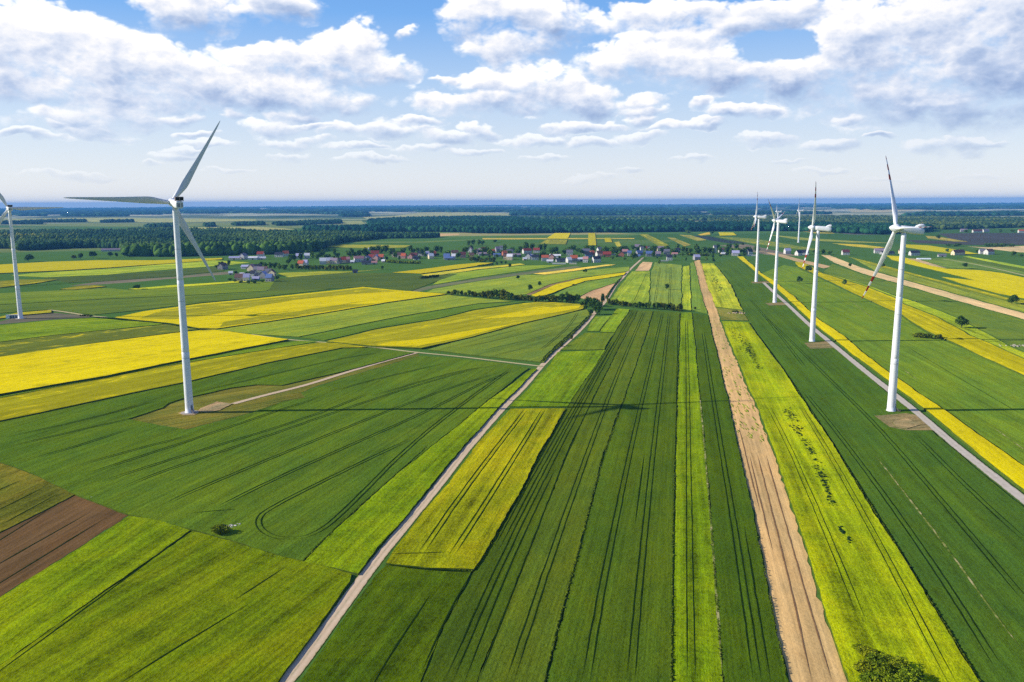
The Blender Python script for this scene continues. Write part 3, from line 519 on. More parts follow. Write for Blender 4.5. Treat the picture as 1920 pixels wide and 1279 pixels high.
ditch([(1135, 560), (1150, 537), (1164, 521)], 2.4, 0.64)
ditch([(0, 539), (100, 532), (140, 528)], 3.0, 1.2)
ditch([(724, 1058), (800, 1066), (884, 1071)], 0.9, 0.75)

# ------------------------------------------------------------------ wind turbines
white = plain('turbine_white_paint', (0.80, 0.80, 0.79, 1), 0.4, 0.35, 0.05, 0.15)
grey_b = plain('blade_gelcoat', (0.66, 0.67, 0.68, 1), 0.4, 0.35, 0.05, 0.2)
red = plain('red_paint', rgb(158, 46, 28), 0.5, 0.3, 0.1, 0.4)
dark = plain('cooler_black', rgb(34, 36, 40), 0.5, 0.3, 0.15, 1)
conc = plain('concrete', rgb(168, 158, 142), 0.9, 0.1, 0.2, 0.8)
steel_l = plain('flange_grey', rgb(186, 188, 190), 0.5, 0.3, 0.1, 1)
steel = plain('galvanised_steel', rgb(150, 130, 118), 0.5, 0.4, 0.15, 1)

def lathe(prof, n=40):
    v, f = [], []
    for r, z in prof:
        for i in range(n): a = 2 * math.pi * i / n; v.append((r * math.cos(a), r * math.sin(a), z))
    for k in range(len(prof) - 1):
        for i in range(n): j = (i + 1) % n; f.append((k * n + i, k * n + j, (k + 1) * n + j, (k + 1) * n + i))
    f.append(tuple(range(n))[::-1]); f.append(tuple(range((len(prof) - 1) * n, len(prof) * n)))
    return v, f

def loft(secs):
    """secs: list of closed loops of equal length"""
    n = len(secs[0]); v = [p for s in secs for p in s]; f = []
    for k in range(len(secs) - 1):
        for i in range(n): j = (i + 1) % n; f.append((k * n + i, k * n + j, (k + 1) * n + j, (k + 1) * n + i))
    f.append(tuple(range(n))[::-1]); f.append(tuple(range((len(secs) - 1) * n, len(secs) * n)))
    return v, f

def blade_mesh(L, bands, wide=1.0, pitch=0.0):
    S = [0, .02, .045, .09, .14, .19, .24, .32, .42, .52, .60, .65, .69, .725, .76, .79, .83, .87, .905, .94, .97, .99, 1.0]
    chord_p = [(0, 2.0), (.045, 2.0), (.12, 2.7), (.21, 3.55), (.3, 3.1), (.5, 2.15), (.75, 1.3), (.93, .75), (.985, .42), (1, .08)]
    k = L / 45.0 * wide; secs = []; n = 20
    for s in S:
        c = np.interp(s, [p[0] for p in chord_p], [p[1] for p in chord_p]) * k
        rel = np.interp(s, [0, .045, .2, .5, 1], [1.0, 1.0, .34, .22, .16]); tw = R_(np.interp(s, [0, .1, .2, .4, 1], [18, 16, 11, 5, -1])) + pitch
        circ = np.interp(s, [0, .04, .16], [1, 1, 0]); pre = -1.6 * (s ** 2) * L / 45.0
        lp = []
        for i in range(n):
            a = 2 * math.pi * i / n; u = (1 - math.cos(a)) / 2           # 0 at leading edge
            th = rel * c * 0.5 * (1.5 * math.sqrt(max(u, 0)) * (1 - u) ** 0.75 + 0.04) * (1 if a < math.pi else -1)
            x = c * (0.32 - u); y = th if 0 < i < n and i != n // 2 else 0
            xc = c * 0.5 * math.cos(a); yc = c * 0.5 * math.sin(a)
            x = x * (1 - circ) + xc * circ; y = y * (1 - circ) + yc * circ
            lp.append((x * math.cos(tw) + y * math.sin(tw), -x * math.sin(tw) + y * math.cos(tw) + pre, s * L))
        secs.append(lp)
    v, f = loft(secs); fm = []
    for kk in range(len(S) - 1):
        mid = (S[kk] + S[kk + 1]) / 2; fm += [1 if any(a <= mid <= b for a, b in bands) else 0] * n
    fm += [0, 1 if bands else 0]
    return v, f, fm

def rot_to(a, up=(0, 0, 1)):
    a = Vector(a).normalized(); u = Vector(up); s = u.cross(a).normalized(); u = a.cross(s)
    return Matrix((a, s, u)).transposed()            # local X=a, Y=s(left), Z=u

def superbox(x, hy, hz, zc, n=24, e=4.0):
    lp = []
    for i in range(n):
        a = 2 * math.pi * i / n; c, s = math.cos(a), math.sin(a)
        lp.append((x, hy * math.copysign(abs(c) ** (2 / e), c), zc + hz * math.copysign(abs(s) ** (2 / e), s)))
    return lp

def turbine(label, base, hub_h, yaw, phase, L, tilt, off, cone, style, rb=1.95, rt=1.2, bands=(), steps=True, scale_n=1.0, group='white wind turbines'):
    root = empty('wind_turbine', (base[0], base[1], 0)); tag(root, label, 'wind turbine', group)
    z0 = 0.15; zt = hub_h - 1.7 * scale_n
    prof = [(rb * 1.14, 0.0), (rb * 1.14, z0 + 0.5), (rb * 1.02, z0 + 0.55)]
    for k in range(1, 41):
        s = k / 40; r = rb + (rt - rb) * (s ** 1.05); z = z0 + 0.6 + (zt - z0 - 0.6) * s
        if k in (12, 26): prof += [(r + 0.02, z - 0.15), (r - 0.03, z - 0.1), (r - 0.03, z), (r, z + 0.05)]
        else: prof.append((r, z))
    v, f = lathe(prof, 48); mesh_obj('tower', v, f, white, root, smooth=True)
    for sq in (0.27, 0.55, 0.8):
        rr_ = rb + (rt - rb) * (sq ** 1.05); zz = z0 + 0.6 + (zt - z0 - 0.6) * sq
        a_, b_ = lathe([(rr_ - .02, zz - .16), (rr_ + .045, zz - .14), (rr_ + .045, zz + .14), (rr_ - .02, zz + .16)], 40)
        mesh_obj('flange', a_, b_[:-2], steel_l, root)
    v, f = lathe([(rb + 2.2, -0.2), (rb + 2.2, 0.22), (rb + 1.9, 0.3)], 40); mesh_obj('foundation', v, f, conc, root)
    a = Vector((math.cos(yaw) * math.cos(tilt), math.sin(yaw) * math.cos(tilt), math.sin(tilt)))
    hubc = Vector((0, 0, hub_h)) + a * off
    s = Vector((-math.sin(yaw), math.cos(yaw), 0)); u = a.cross(s)
    mw = Matrix.Translation((0, 0, hub_h)) @ rot_to(a).to_4x4()
    k = scale_n
    if style == 'square':
        secs = [superbox(x * k, hy * k, hz * k, zc * k) for x, hy, hz, zc in [(2.3, 1.25, 1.3, 0), (2.0, 1.55, 1.6, 0), (0.5, 1.75, 1.8, 0), (-3.5, 1.8, 1.85, 0.05), (-6.6, 1.75, 1.75, 0.1), (-7.2, 1.5, 1.5, 0.15)]]
    else:
        secs = [superbox(x * k, hy * k, hz * k, zc * k, e=3.0) for x, hy, hz, zc in [(2.2, 1.2, 1.2, 0), (1.8, 1.5, 1.5, 0), (0, 1.65, 1.7, -0.05), (-3, 1.7, 1.75, -0.05), (-4.6, 1.65, 1.8, 0.0), (-6.5, 1.65, 1.7, -0.1), (-8.2, 1.5, 1.55, -0.15), (-8.8, 1.2, 1.2, -0.2)]]
    v, f = loft(secs); nac = mesh_obj('nacelle', v, f, white, root, smooth=True)
    nac.matrix_parent_inverse = Matrix(); nac.matrix_local = mw
    for p in nac.data.polygons: p.use_smooth = len(p.vertices) == 4
    if style == 'square':
        v, f = [], []; box(-6.6 * k, -5.9 * k, -1.75 * k, 1.75 * k, 2.0 * k, 3.6 * k, v, f)
        co = mesh_obj('cooler', v, f, dark, nac)
        v, f = [], []
        box(-6.66 * k, -5.84 * k, -1.9 * k, -1.76 * k, 1.8 * k, 3.75 * k, v, f); box(-6.66 * k, -5.84 * k, 1.76 * k, 1.9 * k, 1.8 * k, 3.75 * k, v, f); box(-6.66 * k, -5.84 * k, -1.76 * k, 1.76 * k, 3.61 * k, 3.75 * k, v, f)
        box(-6.68 * k, -5.82 * k, -0.08 * k, 0.08 * k, 1.9 * k, 3.6 * k, v, f)
        mesh_obj('frame', v, f, steel, co)
        v, f = [], []
        for yy in (-0.9, 0.2, 0.9): box(-7.26 * k, -7.1 * k, (yy - .28) * k, (yy + .28) * k, -0.9 * k, 0.9 * k, v, f)
        mesh_obj('rear_vent', v, f, plain('vent_grey', rgb(120, 124, 130), 0.6), nac)
    else:
        secs = [superbox(x * k, hy * k, hz * k, zc * k, e=3.0) for x, hy, hz, zc in [(-4.6, .9, .2, 1.5), (-5.6, 1.1, .7, 1.9), (-6.6, 1.2, 1.0, 2.2), (-8.0, 1.2, 1.05, 2.3), (-8.7, 1.05, .85, 2.35)]]
        v, f = loft(secs); mesh_obj('cooler', v, f, white, nac, smooth=True)
        v, f = [], []; box(-7.6 * k, -7.45 * k, -0.05 * k, 0.05 * k, 3.2 * k, 4.3 * k, v, f); box(-7.6 * k, -7.45 * k, -0.5 * k, 0.5 * k, 4.0 * k, 4.08 * k, v, f)
        mesh_obj('wind_vane', v, f, steel, nac)
    # hub / spinner : ellipsoid along the axis
    n = 28; v, f = [], []; prof = [(-1.5, 1.35), (-1.2, 1.75), (-0.4, 1.95), (0.5, 1.9), (1.2, 1.6), (1.9 if style == 'square' else 2.2, 1.05), (2.3 if style == 'square' else 2.9, 0.45), (2.45 if style == 'square' else 3.1, 0.05)]
    v, f = loft([[(x * k, r * k * math.cos(2 * math.pi * i / n), r * k * math.sin(2 * math.pi * i / n)) for i in range(n)] for x, r in prof])
    hb = mesh_obj('hub', v, f, white, root, smooth=True); hb.matrix_local = Matrix.Translation(hubc) @ rot_to(a).to_4x4()
    bv, bf, fm = blade_mesh(L, bands, wide=0.88 if style == 'round' else 1.0, pitch=R_(72) if style == 'round' else 0.0)
    first = None
    for q in range(3):
        ph = phase + q * 2 * math.pi / 3
        e0 = u * math.cos(ph) + s * math.sin(ph); er = (e0 * math.cos(cone) + a * math.sin(cone)).normalized()
        et = er.cross(a).normalized(); yv = er.cross(et)
        mt = Matrix((et, yv, er)).transposed().to_4x4(); mt.translation = hubc + er * (0.9 * k)
        if first is None:
            bl = mesh_obj('blade', bv, bf, [grey_b if style == 'square' else white, red], root, fmat=fm, smooth=True); first = bl
        else:
            bl = link(first.copy()); bl.parent = root
        bl.matrix_local = mt
    if steps:
        ang = R_(-35); cx, sx = math.cos(ang), math.sin(ang)
        v, f = [], []; box(rb - 0.1, rb + 0.06, -0.5, 0.5, 1.9, 4.1, v, f)
        d = mesh_obj('door', v, f, plain('door_grey', rgb(120, 126, 132), 0.5), root); d.rotation_euler = (0, 0, ang)
        v, f = [], []
        for i in range(7): box(rb + 0.5 + i * 0.3, rb + 0.8 + i * 0.3, -0.55, 0.55, 1.6 - i * 0.24, 1.68 - i * 0.24, v, f)
        box(rb - 0.3, rb + 0.5, -0.7, 0.7, 1.72, 1.8, v, f)
        for yy in (-0.6, 0.6):
            for i in range(0, 8, 2): box(rb + 0.3 + i * 0.3, rb + 0.36 + i * 0.3, yy - .03, yy + .03, 0, 2.8 - i * 0.24, v, f)
        d = mesh_obj('stairs', v, f, steel, root); d.rotation_euler = (0, 0, ang)
    return root
def foot_hub(fx, fy, hx_, hy_):
    g = G(fx, fy); d = ray(hx_, hy_); return (g[0], g[1]), CAMH + d[2] * math.hypot(g[0], g[1]) / math.hypot(d[0], d[1])
RED = [(.65, .725), (.79, .87), (.94, 1.0)]
D2 = math.radians
turbine('white wind turbine with square black cooler box standing in the left wheat field', *foot_hub(355.8, 774, 329, 381), D2(129.6), D2(87.8), 44.6, 0.133, 3.6, 0.018, 'square')
TFL = turbine('white wind turbine cut by the left edge with a transformer cabin at its foot', *foot_hub(38.9, 597.5, 18, 391), D2(128), D2(30), 43, 0.1, 3.6, 0.02, 'square', steps=False)
turbine('nearest white wind turbine of the row on the right, its blade tips striped red', *foot_hub(1670.7, 771.7, 1697, 430), D2(177.8), D2(87.6), 39.7, 0.117, 3.9, 0.023, 'round', bands=RED, rt=1.1)
turbine('second nearest wind turbine of the right hand row, one blade pointing straight up', *foot_hub(1522.5, 641, 1535, 428), D2(160), D2(24), 34, 0.099, 3.9, 0.04, 'round', bands=RED, steps=False, rt=1.1)
turbine('third wind turbine of the right hand row with its blades spread like a Y', *foot_hub(1452.5, 568, 1459.5, 414.5), D2(142), D2(47.2), 30, 0.105, 3.7, 0.017, 'round', bands=RED, steps=False, rt=1.05, rb=1.9)
turbine('farthest wind turbine of the right hand row, standing at the end of the gravel road', *foot_hub(1418, 529, 1423, 407), D2(166.8), D2(114.3), 30, 0.1, 3.9, 0.04, 'round', bands=RED, steps=False, rt=1.1, rb=1.9)
g5 = G(1497, 455); turbine('small distant wind turbine beyond the houses between the first two of the row', g5, foot_hub(1497, 455, 1500, 395)[1], D2(172), D2(118), 31, 0.1, 3.9, 0.03, 'round', steps=False, rt=1.3, rb=2.0)
g6 = G(1456.5, 453); turbine('most distant wind turbine, half hidden behind the third turbine of the row', g6, foot_hub(1456.5, 453, 1457, 397)[1], D2(170), D2(100), 26, 0.1, 3.9, 0.03, 'round', steps=False, rt=1.3, rb=2.0)
# transformer cabin at the far-left turbine
cb = empty('transformer_cabin', G(24, 597), 0.25); tag(cb, 'small white and grey transformer cabin beside the left edge turbine', 'cabin')
v, f = [], []; box(-5, -2.2, -1.5, 1.5, 0, 3.0, v, f); mesh_obj('wall', v, f, plain('cabin_white', rgb(220, 222, 224), 0.6), cb)
v, f = [], []; box(-2.18, 5, -1.4, 1.4, 0, 2.7, v, f); mesh_obj('housing', v, f, plain('cabin_grey', rgb(132, 150, 160), 0.6), cb)
v, f = [], []
for xx in (-1.5, 0.6, 2.7): box(xx, xx + 1.1, -1.46, -1.41, 0.3, 2.4, v, f)
mesh_obj('door', v, f, plain('cabin_door', rgb(40, 62, 78), 0.6), cb)
v, f = [], []; box(-5.2, 5.2, -1.65, 1.65, 3.01, 3.2, v, f); mesh_obj('roof', v, f, plain('cabin_roof', rgb(180, 186, 190), 0.6), cb)

# ------------------------------------------------------------------ plants
ICO = None
def ico(sub):
    bm = bmesh.new(); bmesh.ops.create_icosphere(bm, subdivisions=sub, radius=1.0)
    v = np.array([x.co[:] for x in bm.verts]); f = np.array([[q.index for q in p.verts] for p in bm.faces]); bm.free(); return v, f
ICO1, ICO2 = ico(1), ico(2)

def raw_mesh(name, V, F, mat):
    """V (n,3) F (m,3|4) numpy"""
    me = bpy.data.meshes.new(name); nv, (nf, k) = len(V), F.shape
    me.vertices.add(nv); me.vertices.foreach_set('co', V.astype(np.float32).ravel())
    me.loops.add(nf * k); me.loops.foreach_set('vertex_index', F.astype(np.int32).ravel())
    me.polygons.add(nf); me.polygons.foreach_set('loop_start', np.arange(0, nf * k, k, dtype=np.int32))
    me.materials.append(mat); me.update(calc_edges=True); me.validate(); return me

def crown_mesh(name, n, leaf, mat, lobes=7, squash=1.0, seed=0, core=0.62):
    """unit-radius crown: leaf clumps on a handful of lobes + ragged core"""
    r = np.random.default_rng(seed)
    lc = r.normal(size=(lobes, 3)); lc /= np.linalg.norm(lc, axis=1)[:, None]; lc *= r.uniform(0.25, 0.62, (lobes, 1)); lc[:, 2] *= 0.9 * squash
    lr = r.uniform(0.32, 0.55, lobes)
    li = r.integers(0, lobes, n); d = r.normal(size=(n, 3)); d /= np.linalg.norm(d, axis=1)[:, None]
    P = lc[li] + d * (lr[li] * r.uniform(0.55, 1.06, n) ** 0.7)[:, None]
    a = r.normal(size=(n, 3)); a /= np.linalg.norm(a, axis=1)[:, None]; a = a * 0.6 + d * 0.4
    b1 = np.cross(a, r.normal(size=(n, 3))); b1 /= np.linalg.norm(b1, axis=1)[:, None]; b2 = np.cross(a, b1); b2 /= np.linalg.norm(b2, axis=1)[:, None]
    sz = (leaf * r.uniform(0.6, 1.4, n))[:, None]
    bend = d * sz * 0.35
    V = np.concatenate([P + b1 * sz, P + b2 * sz * 0.7 + bend, P - b1 * sz, P - b2 * sz * 0.7 + bend], 1).reshape(-1, 3)
    F = np.arange(4 * n).reshape(-1, 4); tri = np.concatenate([F[:, [0, 1, 2]], F[:, [0, 2, 3]]])
    Vs, Fs = [V], [tri]; off = len(V)
    for c, rr in zip(lc, lr):
        iv = ICO1[0] * (rr * core) * r.uniform(0.8, 1.2, (len(ICO1[0]), 1)) + c; Vs.append(iv); Fs.append(ICO1[1] + off); off += len(iv)
    return raw_mesh(name, np.concatenate(Vs), np.concatenate(Fs), mat)

def trunk_mesh(name, h, r, seed=0):
    rr = random.Random(seed); v, f = [], []
    def limb(p0, p1, r0, r1):
        k = len(v); n = 6; d = (Vector(p1) - Vector(p0)).normalized(); s = d.orthogonal().normalized(); t2 = d.cross(s)
        for p, q in ((p0, r0), (p1, r1)):
            for i in range(n):
                a = 2 * math.pi * i / n; v.append(tuple(Vector(p) + (s * math.cos(a) + t2 * math.sin(a)) * q))
        for i in range(n): j = (i + 1) % n; f.append((k + i, k + j, k + n + j, k + n + i))
    limb((0, 0, -0.2), (0.02, 0, h * 0.5), r, r * 0.75); limb((0.02, 0, h * 0.5), (0, 0.03, h), r * 0.75, r * 0.4)
    for i in range(4):
        a = rr.uniform(0, 6.28); z = h * rr.uniform(0.5, 0.8); limb((0, 0, z), (math.cos(a) * h * .35, math.sin(a) * h * .35, z + h * .4), r * .4, r * .15)
    me = bpy.data.meshes.new(name); me.from_pydata(v, [], f); me.materials.append(M['bark']); return me

CR_HI = [crown_mesh('crown', 1500, 0.085, M['leaf'], 8, 1.0, 11 + i) for i in range(4)]
CR_LO = [crown_mesh('crown', 420, 0.13, M['leaf'], 7, 1.0, 31 + i) for i in range(6)]
BU_LO = [crown_mesh('foliage', 520, 0.12, M['bush'], 7, 0.8, 51 + i) for i in range(6)]
BU_HI = [crown_mesh('foliage', 2600, 0.07, M['bush'], 11, 0.8, 71 + i, core=0.5) for i in range(4)]
TRUNK = [trunk_mesh('trunk', 1.0, 0.055, i) for i in range(3)]

TREES = []
def tree(x, y, hpx, wpx, hi=False, bush=False, tone=(1, 1, 1), stem=0.28, where='', cat=None, name=None):
    p = G(x, y); k = math.hypot(p[0], p[1]) / FPX; H = hpx * k; Wd = wpx * k
    root = empty(name or ('bush' if bush else 'tree'), (p[0], p[1], 0), random.uniform(0, 6.28))
    me = random.choice((BU_HI if hi else BU_LO) if bush else (CR_HI if hi else CR_LO))
    c = link(bpy.data.objects.new('foliage' if bush else 'crown', me)); c.parent = root
    if bush: stem = 0.0
    c.location = (0, 0, H * (stem + (1 - stem) * 0.5) if not bush else H * 0.45); c.scale = (Wd * 0.56, Wd * 0.56, H * (1 - stem) * 0.6)
    j = random.uniform(0.85, 1.15); c.color = (tone[0] * j, tone[1] * j, tone[2] * j, 1)
    tr = link(bpy.data.objects.new('trunk', random.choice(TRUNK))); tr.parent = root
    if bush: tr.scale = (H * 0.9, H * 0.9, H * 0.5)
    else: tr.scale = (H * 0.55, H * 0.55, H * 0.7)
    TREES.append((root, x, y, H, bush, tone, where, cat)); return root

# lone trees and bushes in the fields
DK = (0.75, 0.8, 0.85); OL = (1.15, 1.05, 0.8)
for a in [(1803, 616, 22, 20, 'beside the yellow rapeseed strip, casting a long shadow'), (1897, 571, 16, 17, 'by the pale soil strip near the right edge'), (1516, 512, 13, 12, 'in the dull rapeseed strip right of the second turbine'), (1499, 532, 13, 10, 'in the green field left of the second turbine'),
          (1583, 536, 12, 9, 'on the near edge of the dull rapeseed strip'), (1594, 501, 7, 6, 'on the narrow pale soil strip'), (1655, 502, 8, 7, 'between the first turbine and its lower blade'), (1809, 504, 10, 9, 'above the bright yellow field at the right edge'),
          (1250, 544, 12, 8, 'alone in the striped field above the hedgerow'), (956, 504, 10, 6, 'in the bright green field below the village'), (971, 524, 8, 7, 'in the pale green field, midway between hedgerow and village'), (1097, 513, 9, 8, 'above the curved yellow strip'), (994, 546, 12, 9, 'at the lower end of the curved yellow strip'), (1012, 537, 10, 8, 'beside the bare strip of the curved yellow field'),
          (257, 543, 8, 12, 'alone in the green field between the two left turbines'), (717, 506, 7, 5, 'alone on the meadow below the red roofed village houses'), (1393, 461, 6, 5, 'in the fields behind the white farm'), (1335, 440, 6, 6, 'by the distant yellow patch'), (1760, 449, 8, 7, 'in the dark ploughed land far right'),
          (53, 491, 12, 14, 'the leftmost along the rapeseed band'), (139, 487, 8, 8, 'small reddish, along the far left rapeseed band'), (151, 486, 10, 9, 'round, along the far left rapeseed band'), (175, 485, 12, 13, 'largest round, along the far left rapeseed band'), (207, 482, 9, 8, 'under the long white barn, first'), (219, 482, 7, 6, 'under the long white barn, second'), (234, 482, 8, 9, 'at the corner of the wood beside the long barn'),
          (1053, 614, 5, 4, 'leaning at the field ditch')]:
    if a[0] == 1053: continue
    tree(a[0], a[1], a[2] * 1.05, a[3] * 1.1, True, False, DK if a[0] != 139 else (1.5, 0.9, 0.8), 0.22, a[4], 'lone')
for x, y, h, w, wh in [(1053, 650, 12, 9, 'at the edge of the dirt road above the crossing'), (1072, 636, 9, 7, 'by the ditch of the dirt road'), (1724, 633, 10, 24, 'left end of the dark row beside the yellow strip'), (1738, 635, 11, 20, 'middle of the dark row beside the yellow strip'), (1758, 636, 10, 16, 'right end of the dark row beside the yellow strip'),
                    (1800, 639, 6, 14, 'on the yellow strip beside the dark row'), (1379, 587, 6, 14, 'on the rubble patch between the yellow green strips'), (1075, 536, 4, 7, 'on the lower edge of the curved yellow strip'), (1303, 581, 7, 6, 'right end of the hedgerow, small'), (1274, 596, 8, 3, 'at the corner of the bright green strip')]:
    tree(x, y, h, w, False, True, (0.8, 0.85, 0.8), 0, wh, 'lonebush')
# big shrubs at the lower right and the one by the stones
for x, y, h, w in [(1612, 1222, 16, 26), (1626, 1232, 22, 36), (1645, 1236, 18, 30), (1640, 1252, 28, 44), (1664, 1250, 24, 40), (1622, 1262, 26, 40), (1682, 1262, 30, 46), (1655, 1276, 34, 52), (1704, 1280, 32, 50), (1634, 1292, 30, 52), (1684, 1296, 36, 60), (1722, 1300, 30, 44), (1618, 1306, 26, 44), (1656, 1312, 34, 60)]:
    tree(x, y, h, w, True, True, random.choice([(1.25, 1.4, 0.7), (0.95, 1.15, 0.7), (1.5, 1.45, 0.8), (1.2, 1.3, 0.6)]), 0, '', 'thicket')
tree(415, 1002, 21, 36, True, True, (1.0, 1.05, 0.75), 0, 'beside the heap of white stones in the left wheat field', 'lonebush')
# hedgerow
def along(line, n):
    pts = [np.array(p, float) for p in line]; d = [0]
    for a, c in zip(pts[:-1], pts[1:]): d.append(d[-1] + np.hypot(*(c - a)))
    for i in range(n):
        s = d[-1] * i / (n - 1); k = min(len(d) - 2, max(0, np.searchsorted(d, s) - 1)); f = (s - d[k]) / (d[k + 1] - d[k]); yield pts[k] * (1 - f) + pts[k + 1] * f
def hedge_h(x):
    return np.interp(x, [838, 850, 900, 912, 930, 950, 965, 1020, 1050, 1065, 1080, 1100], [8, 11, 12, 18, 21, 19, 13, 13, 16, 20, 20, 14])
for p in along([(840, 553), (870, 555), (905, 559), (955, 563), (1005, 566), (1050, 567), (1082, 569)], 38):
    h = hedge_h(p[0]) * random.uniform(0.85, 1.15)
    tree(p[0] + random.uniform(-1.5, 1.5), p[1] + random.uniform(-1.2, 0.8), h, max(8, h * random.uniform(0.7, 0.95)), False, random.random() < 0.6, random.choice([(0.7, 0.75, 0.7), (0.9, 0.9, 0.8), OL]), 0.1, '', 'hedgeA')
for x, y, h, w in [(1094, 576, 14, 13), (1104, 573, 18, 17), (1112, 580, 22, 20), (1120, 590, 20, 18), (1098, 581, 9, 8), (1108, 590, 10, 9), (1124, 582, 17, 14), (1129, 571, 22, 7), (1132, 566, 16, 6), (1118, 575, 14, 14)]:
    tree(x, y, h, w, True, False, random.choice([(0.6, 0.7, 0.6), (0.85, 0.9, 0.75)]), 0.08, '', 'clump')
for p in along([(1142, 571), (1170, 575), (1200, 578), (1230, 580), (1262, 582), (1276, 583)], 22):
    h = random.uniform(12, 17) * np.interp(p[0], [1140, 1180, 1225, 1240, 1276], [.9, .85, .95, 1.15, .9])
    tree(p[0] + random.uniform(-2, 2), p[1] + random.uniform(-1, 1), h, random.uniform(9, 13), False, random.random() < 0.6, random.choice([(0.7, 0.75, 0.65), (0.9, 0.9, 0.8), OL]), 0.1, '', 'hedgeB')
# village trees
random.seed(21)
VT = []
for x in np.arange(545, 1425, 7.2):
    if random.random() < 0.14: continue
    y = np.interp(x, [545, 650, 700, 800, 900, 1000, 1100, 1200, 1300, 1425], [486, 486, 478, 476, 474, 474, 474, 473, 474, 474]) + random.uniform(-4, 6)
    VT.append((x + random.uniform(-3, 3), y, random.uniform(9, 17), random.uniform(9, 15)))
for x, y, h, w in [(605, 480, 14, 8), (628, 482, 16, 7), (880, 462, 12, 9), (888, 461, 12, 9), (898, 460, 11, 8), (905, 460, 10, 8), (928, 455, 6, 9), (1290, 432 + 6, 7, 14), (860, 484, 12, 9), (1018, 484, 14, 12), (1010, 486, 12, 10), (1035, 478, 13, 10), (1043, 474, 13, 10), (1186, 487, 14, 9), (1190, 485, 13, 8), (1226, 484, 12, 8), (1310, 478, 12, 12), (1295, 476, 11, 11), (1362, 478, 15, 10), (1370, 479, 14, 9), (1385, 477, 12, 12), (1394, 477, 12, 10), (1325, 490, 9, 9), (1338, 492, 8, 7), (1286, 490, 9, 4), (1236, 495, 8, 7),
                   (430, 499, 12, 8), (415, 497, 7, 10), (406, 504, 7, 9), (456, 503, 6, 8), (432, 527, 6, 8), (440, 529, 6, 9), (452, 531, 5, 8), (466, 532, 6, 9), (478, 532, 5, 8), (492, 530, 6, 8), (512, 527, 7, 7), (521, 524, 6, 9), (443, 515, 7, 8), (462, 516, 7, 10), (470, 514, 6, 8), (515, 518, 5, 7),
                   (490, 500, 10, 9), (497, 502, 11, 9), (506, 504, 12, 10), (516, 504, 13, 11), (524, 506, 13, 12), (534, 507, 12, 12), (541, 497, 14, 11), (548, 505, 11, 9), (556, 503, 10, 9), (1528, 476, 7, 14), (1542, 477, 9, 13), (1556, 478, 7, 10), (1690, 474, 5, 12), (1776, 473, 6, 7), (1833, 474, 5, 7), (1900, 480, 8, 9), (1914, 482, 6, 7), (1812, 437, 6, 8), (1875, 437, 7, 6), (1898, 436, 5, 7), (1795, 462, 5, 14), (1780, 462, 4.5, 14), (1850, 463, 6, 16), (1865, 463, 6.5, 16), (1880, 463.5, 6.5, 16), (1896, 463.5, 6, 14), (905, 500, 5, 6), (940, 496, 7, 7), (932, 497, 6, 6), (948, 495, 6, 6)]:
    VT.append((x, y, h, w))
for x in np.arange(690, 1420, 12.0):
    VT.append((x + random.uniform(-3, 3), np.interp(x, [690, 760, 830, 900, 1000, 1100, 1200, 1300, 1420], [489, 486, 485, 484, 485, 487, 484, 484, 478]) + random.uniform(-5, 3), random.uniform(5, 9), random.uniform(5, 8)))
for x, y, h, w in VT:
    tree(x, y, h, w, False, False, random.choice([(0.75, 0.85, 0.75), (0.95, 1.0, 0.85), (1.2, 1.15, 0.9), (1.4, 1.3, 0.8), (0.7, 0.75, 0.7)]), 0.06, '', 'village')
for x in np.arange(560, 664, 6.5):
    tree(x, 506 + random.uniform(-1, 1.2), random.uniform(8, 11), random.uniform(8, 10), False, True, random.choice([OL, (0.9, 1, 0.7), (0.6, 0.7, 0.6)]), 0, '', 'gardenhedge')
for x in np.arange(883, 930, 6):
    tree(x, 491 + random.uniform(-1, .8), random.uniform(8, 12), random.uniform(8, 11), False, True, random.choice([(0.7, 0.8, 0.7), (0.5, 0.6, 0.6)]), 0, '', 'blackhedge')

def hedge(name, line, w, h, label, tone):
    g = densify([G(p[0], p[1]) for p in line], 1.2, 0, closed=False); Vs, Fs = [], []; off = 0
    for p in g:
        for _ in range(3):
            c = p + np.array([random.uniform(-w, w) * .5, random.uniform(-w, w) * .5, h * random.uniform(.3, .75)])
            iv = ICO1[0] * np.array([1, 1, .9]) * random.uniform(.7, 1.3) * h * .32 * rng.uniform(.75, 1.25, (len(ICO1[0]), 1)) + c; Vs.append(iv); Fs.append(ICO1[1] + off); off += len(iv)
    o = link(bpy.data.objects.new(name, raw_mesh(name, np.concatenate(Vs), np.concatenate(Fs), M['bush']))); o.color = (*tone, 1); tag(o, label, 'hedge'); return o
hedge('hedge', [(724, 492), (750, 494), (788, 495)], 4, 5.0, 'long clipped dark hedge in front of the orange roofed houses', (0.6, 0.7, 0.6))
hedge('hedge', [(788, 523), (805, 521.5), (820, 520)], 4, 4.0, 'short low hedge alone in the green fields below the village', (0.35, 0.42, 0.42))
hedge('hedge', [(895, 500), (910, 498.5), (925, 497)], 2, 2.5, 'thin dark hedge at the end of the yellow strip below the village', (0.4, 0.5, 0.45))
hedge('hedge', [(1290, 479), (1310, 480), (1328, 480)], 5, 5.0, 'dark hedge behind the lilac roofed house at the head of the soil strip', (0.5, 0.6, 0.55))
hedge('hedge', [(150, 593), (160, 592.6), (172, 594)], 2, 2.0, 'low dark hedge where the left edge track meets the ditch', (0.4, 0.45, 0.4))

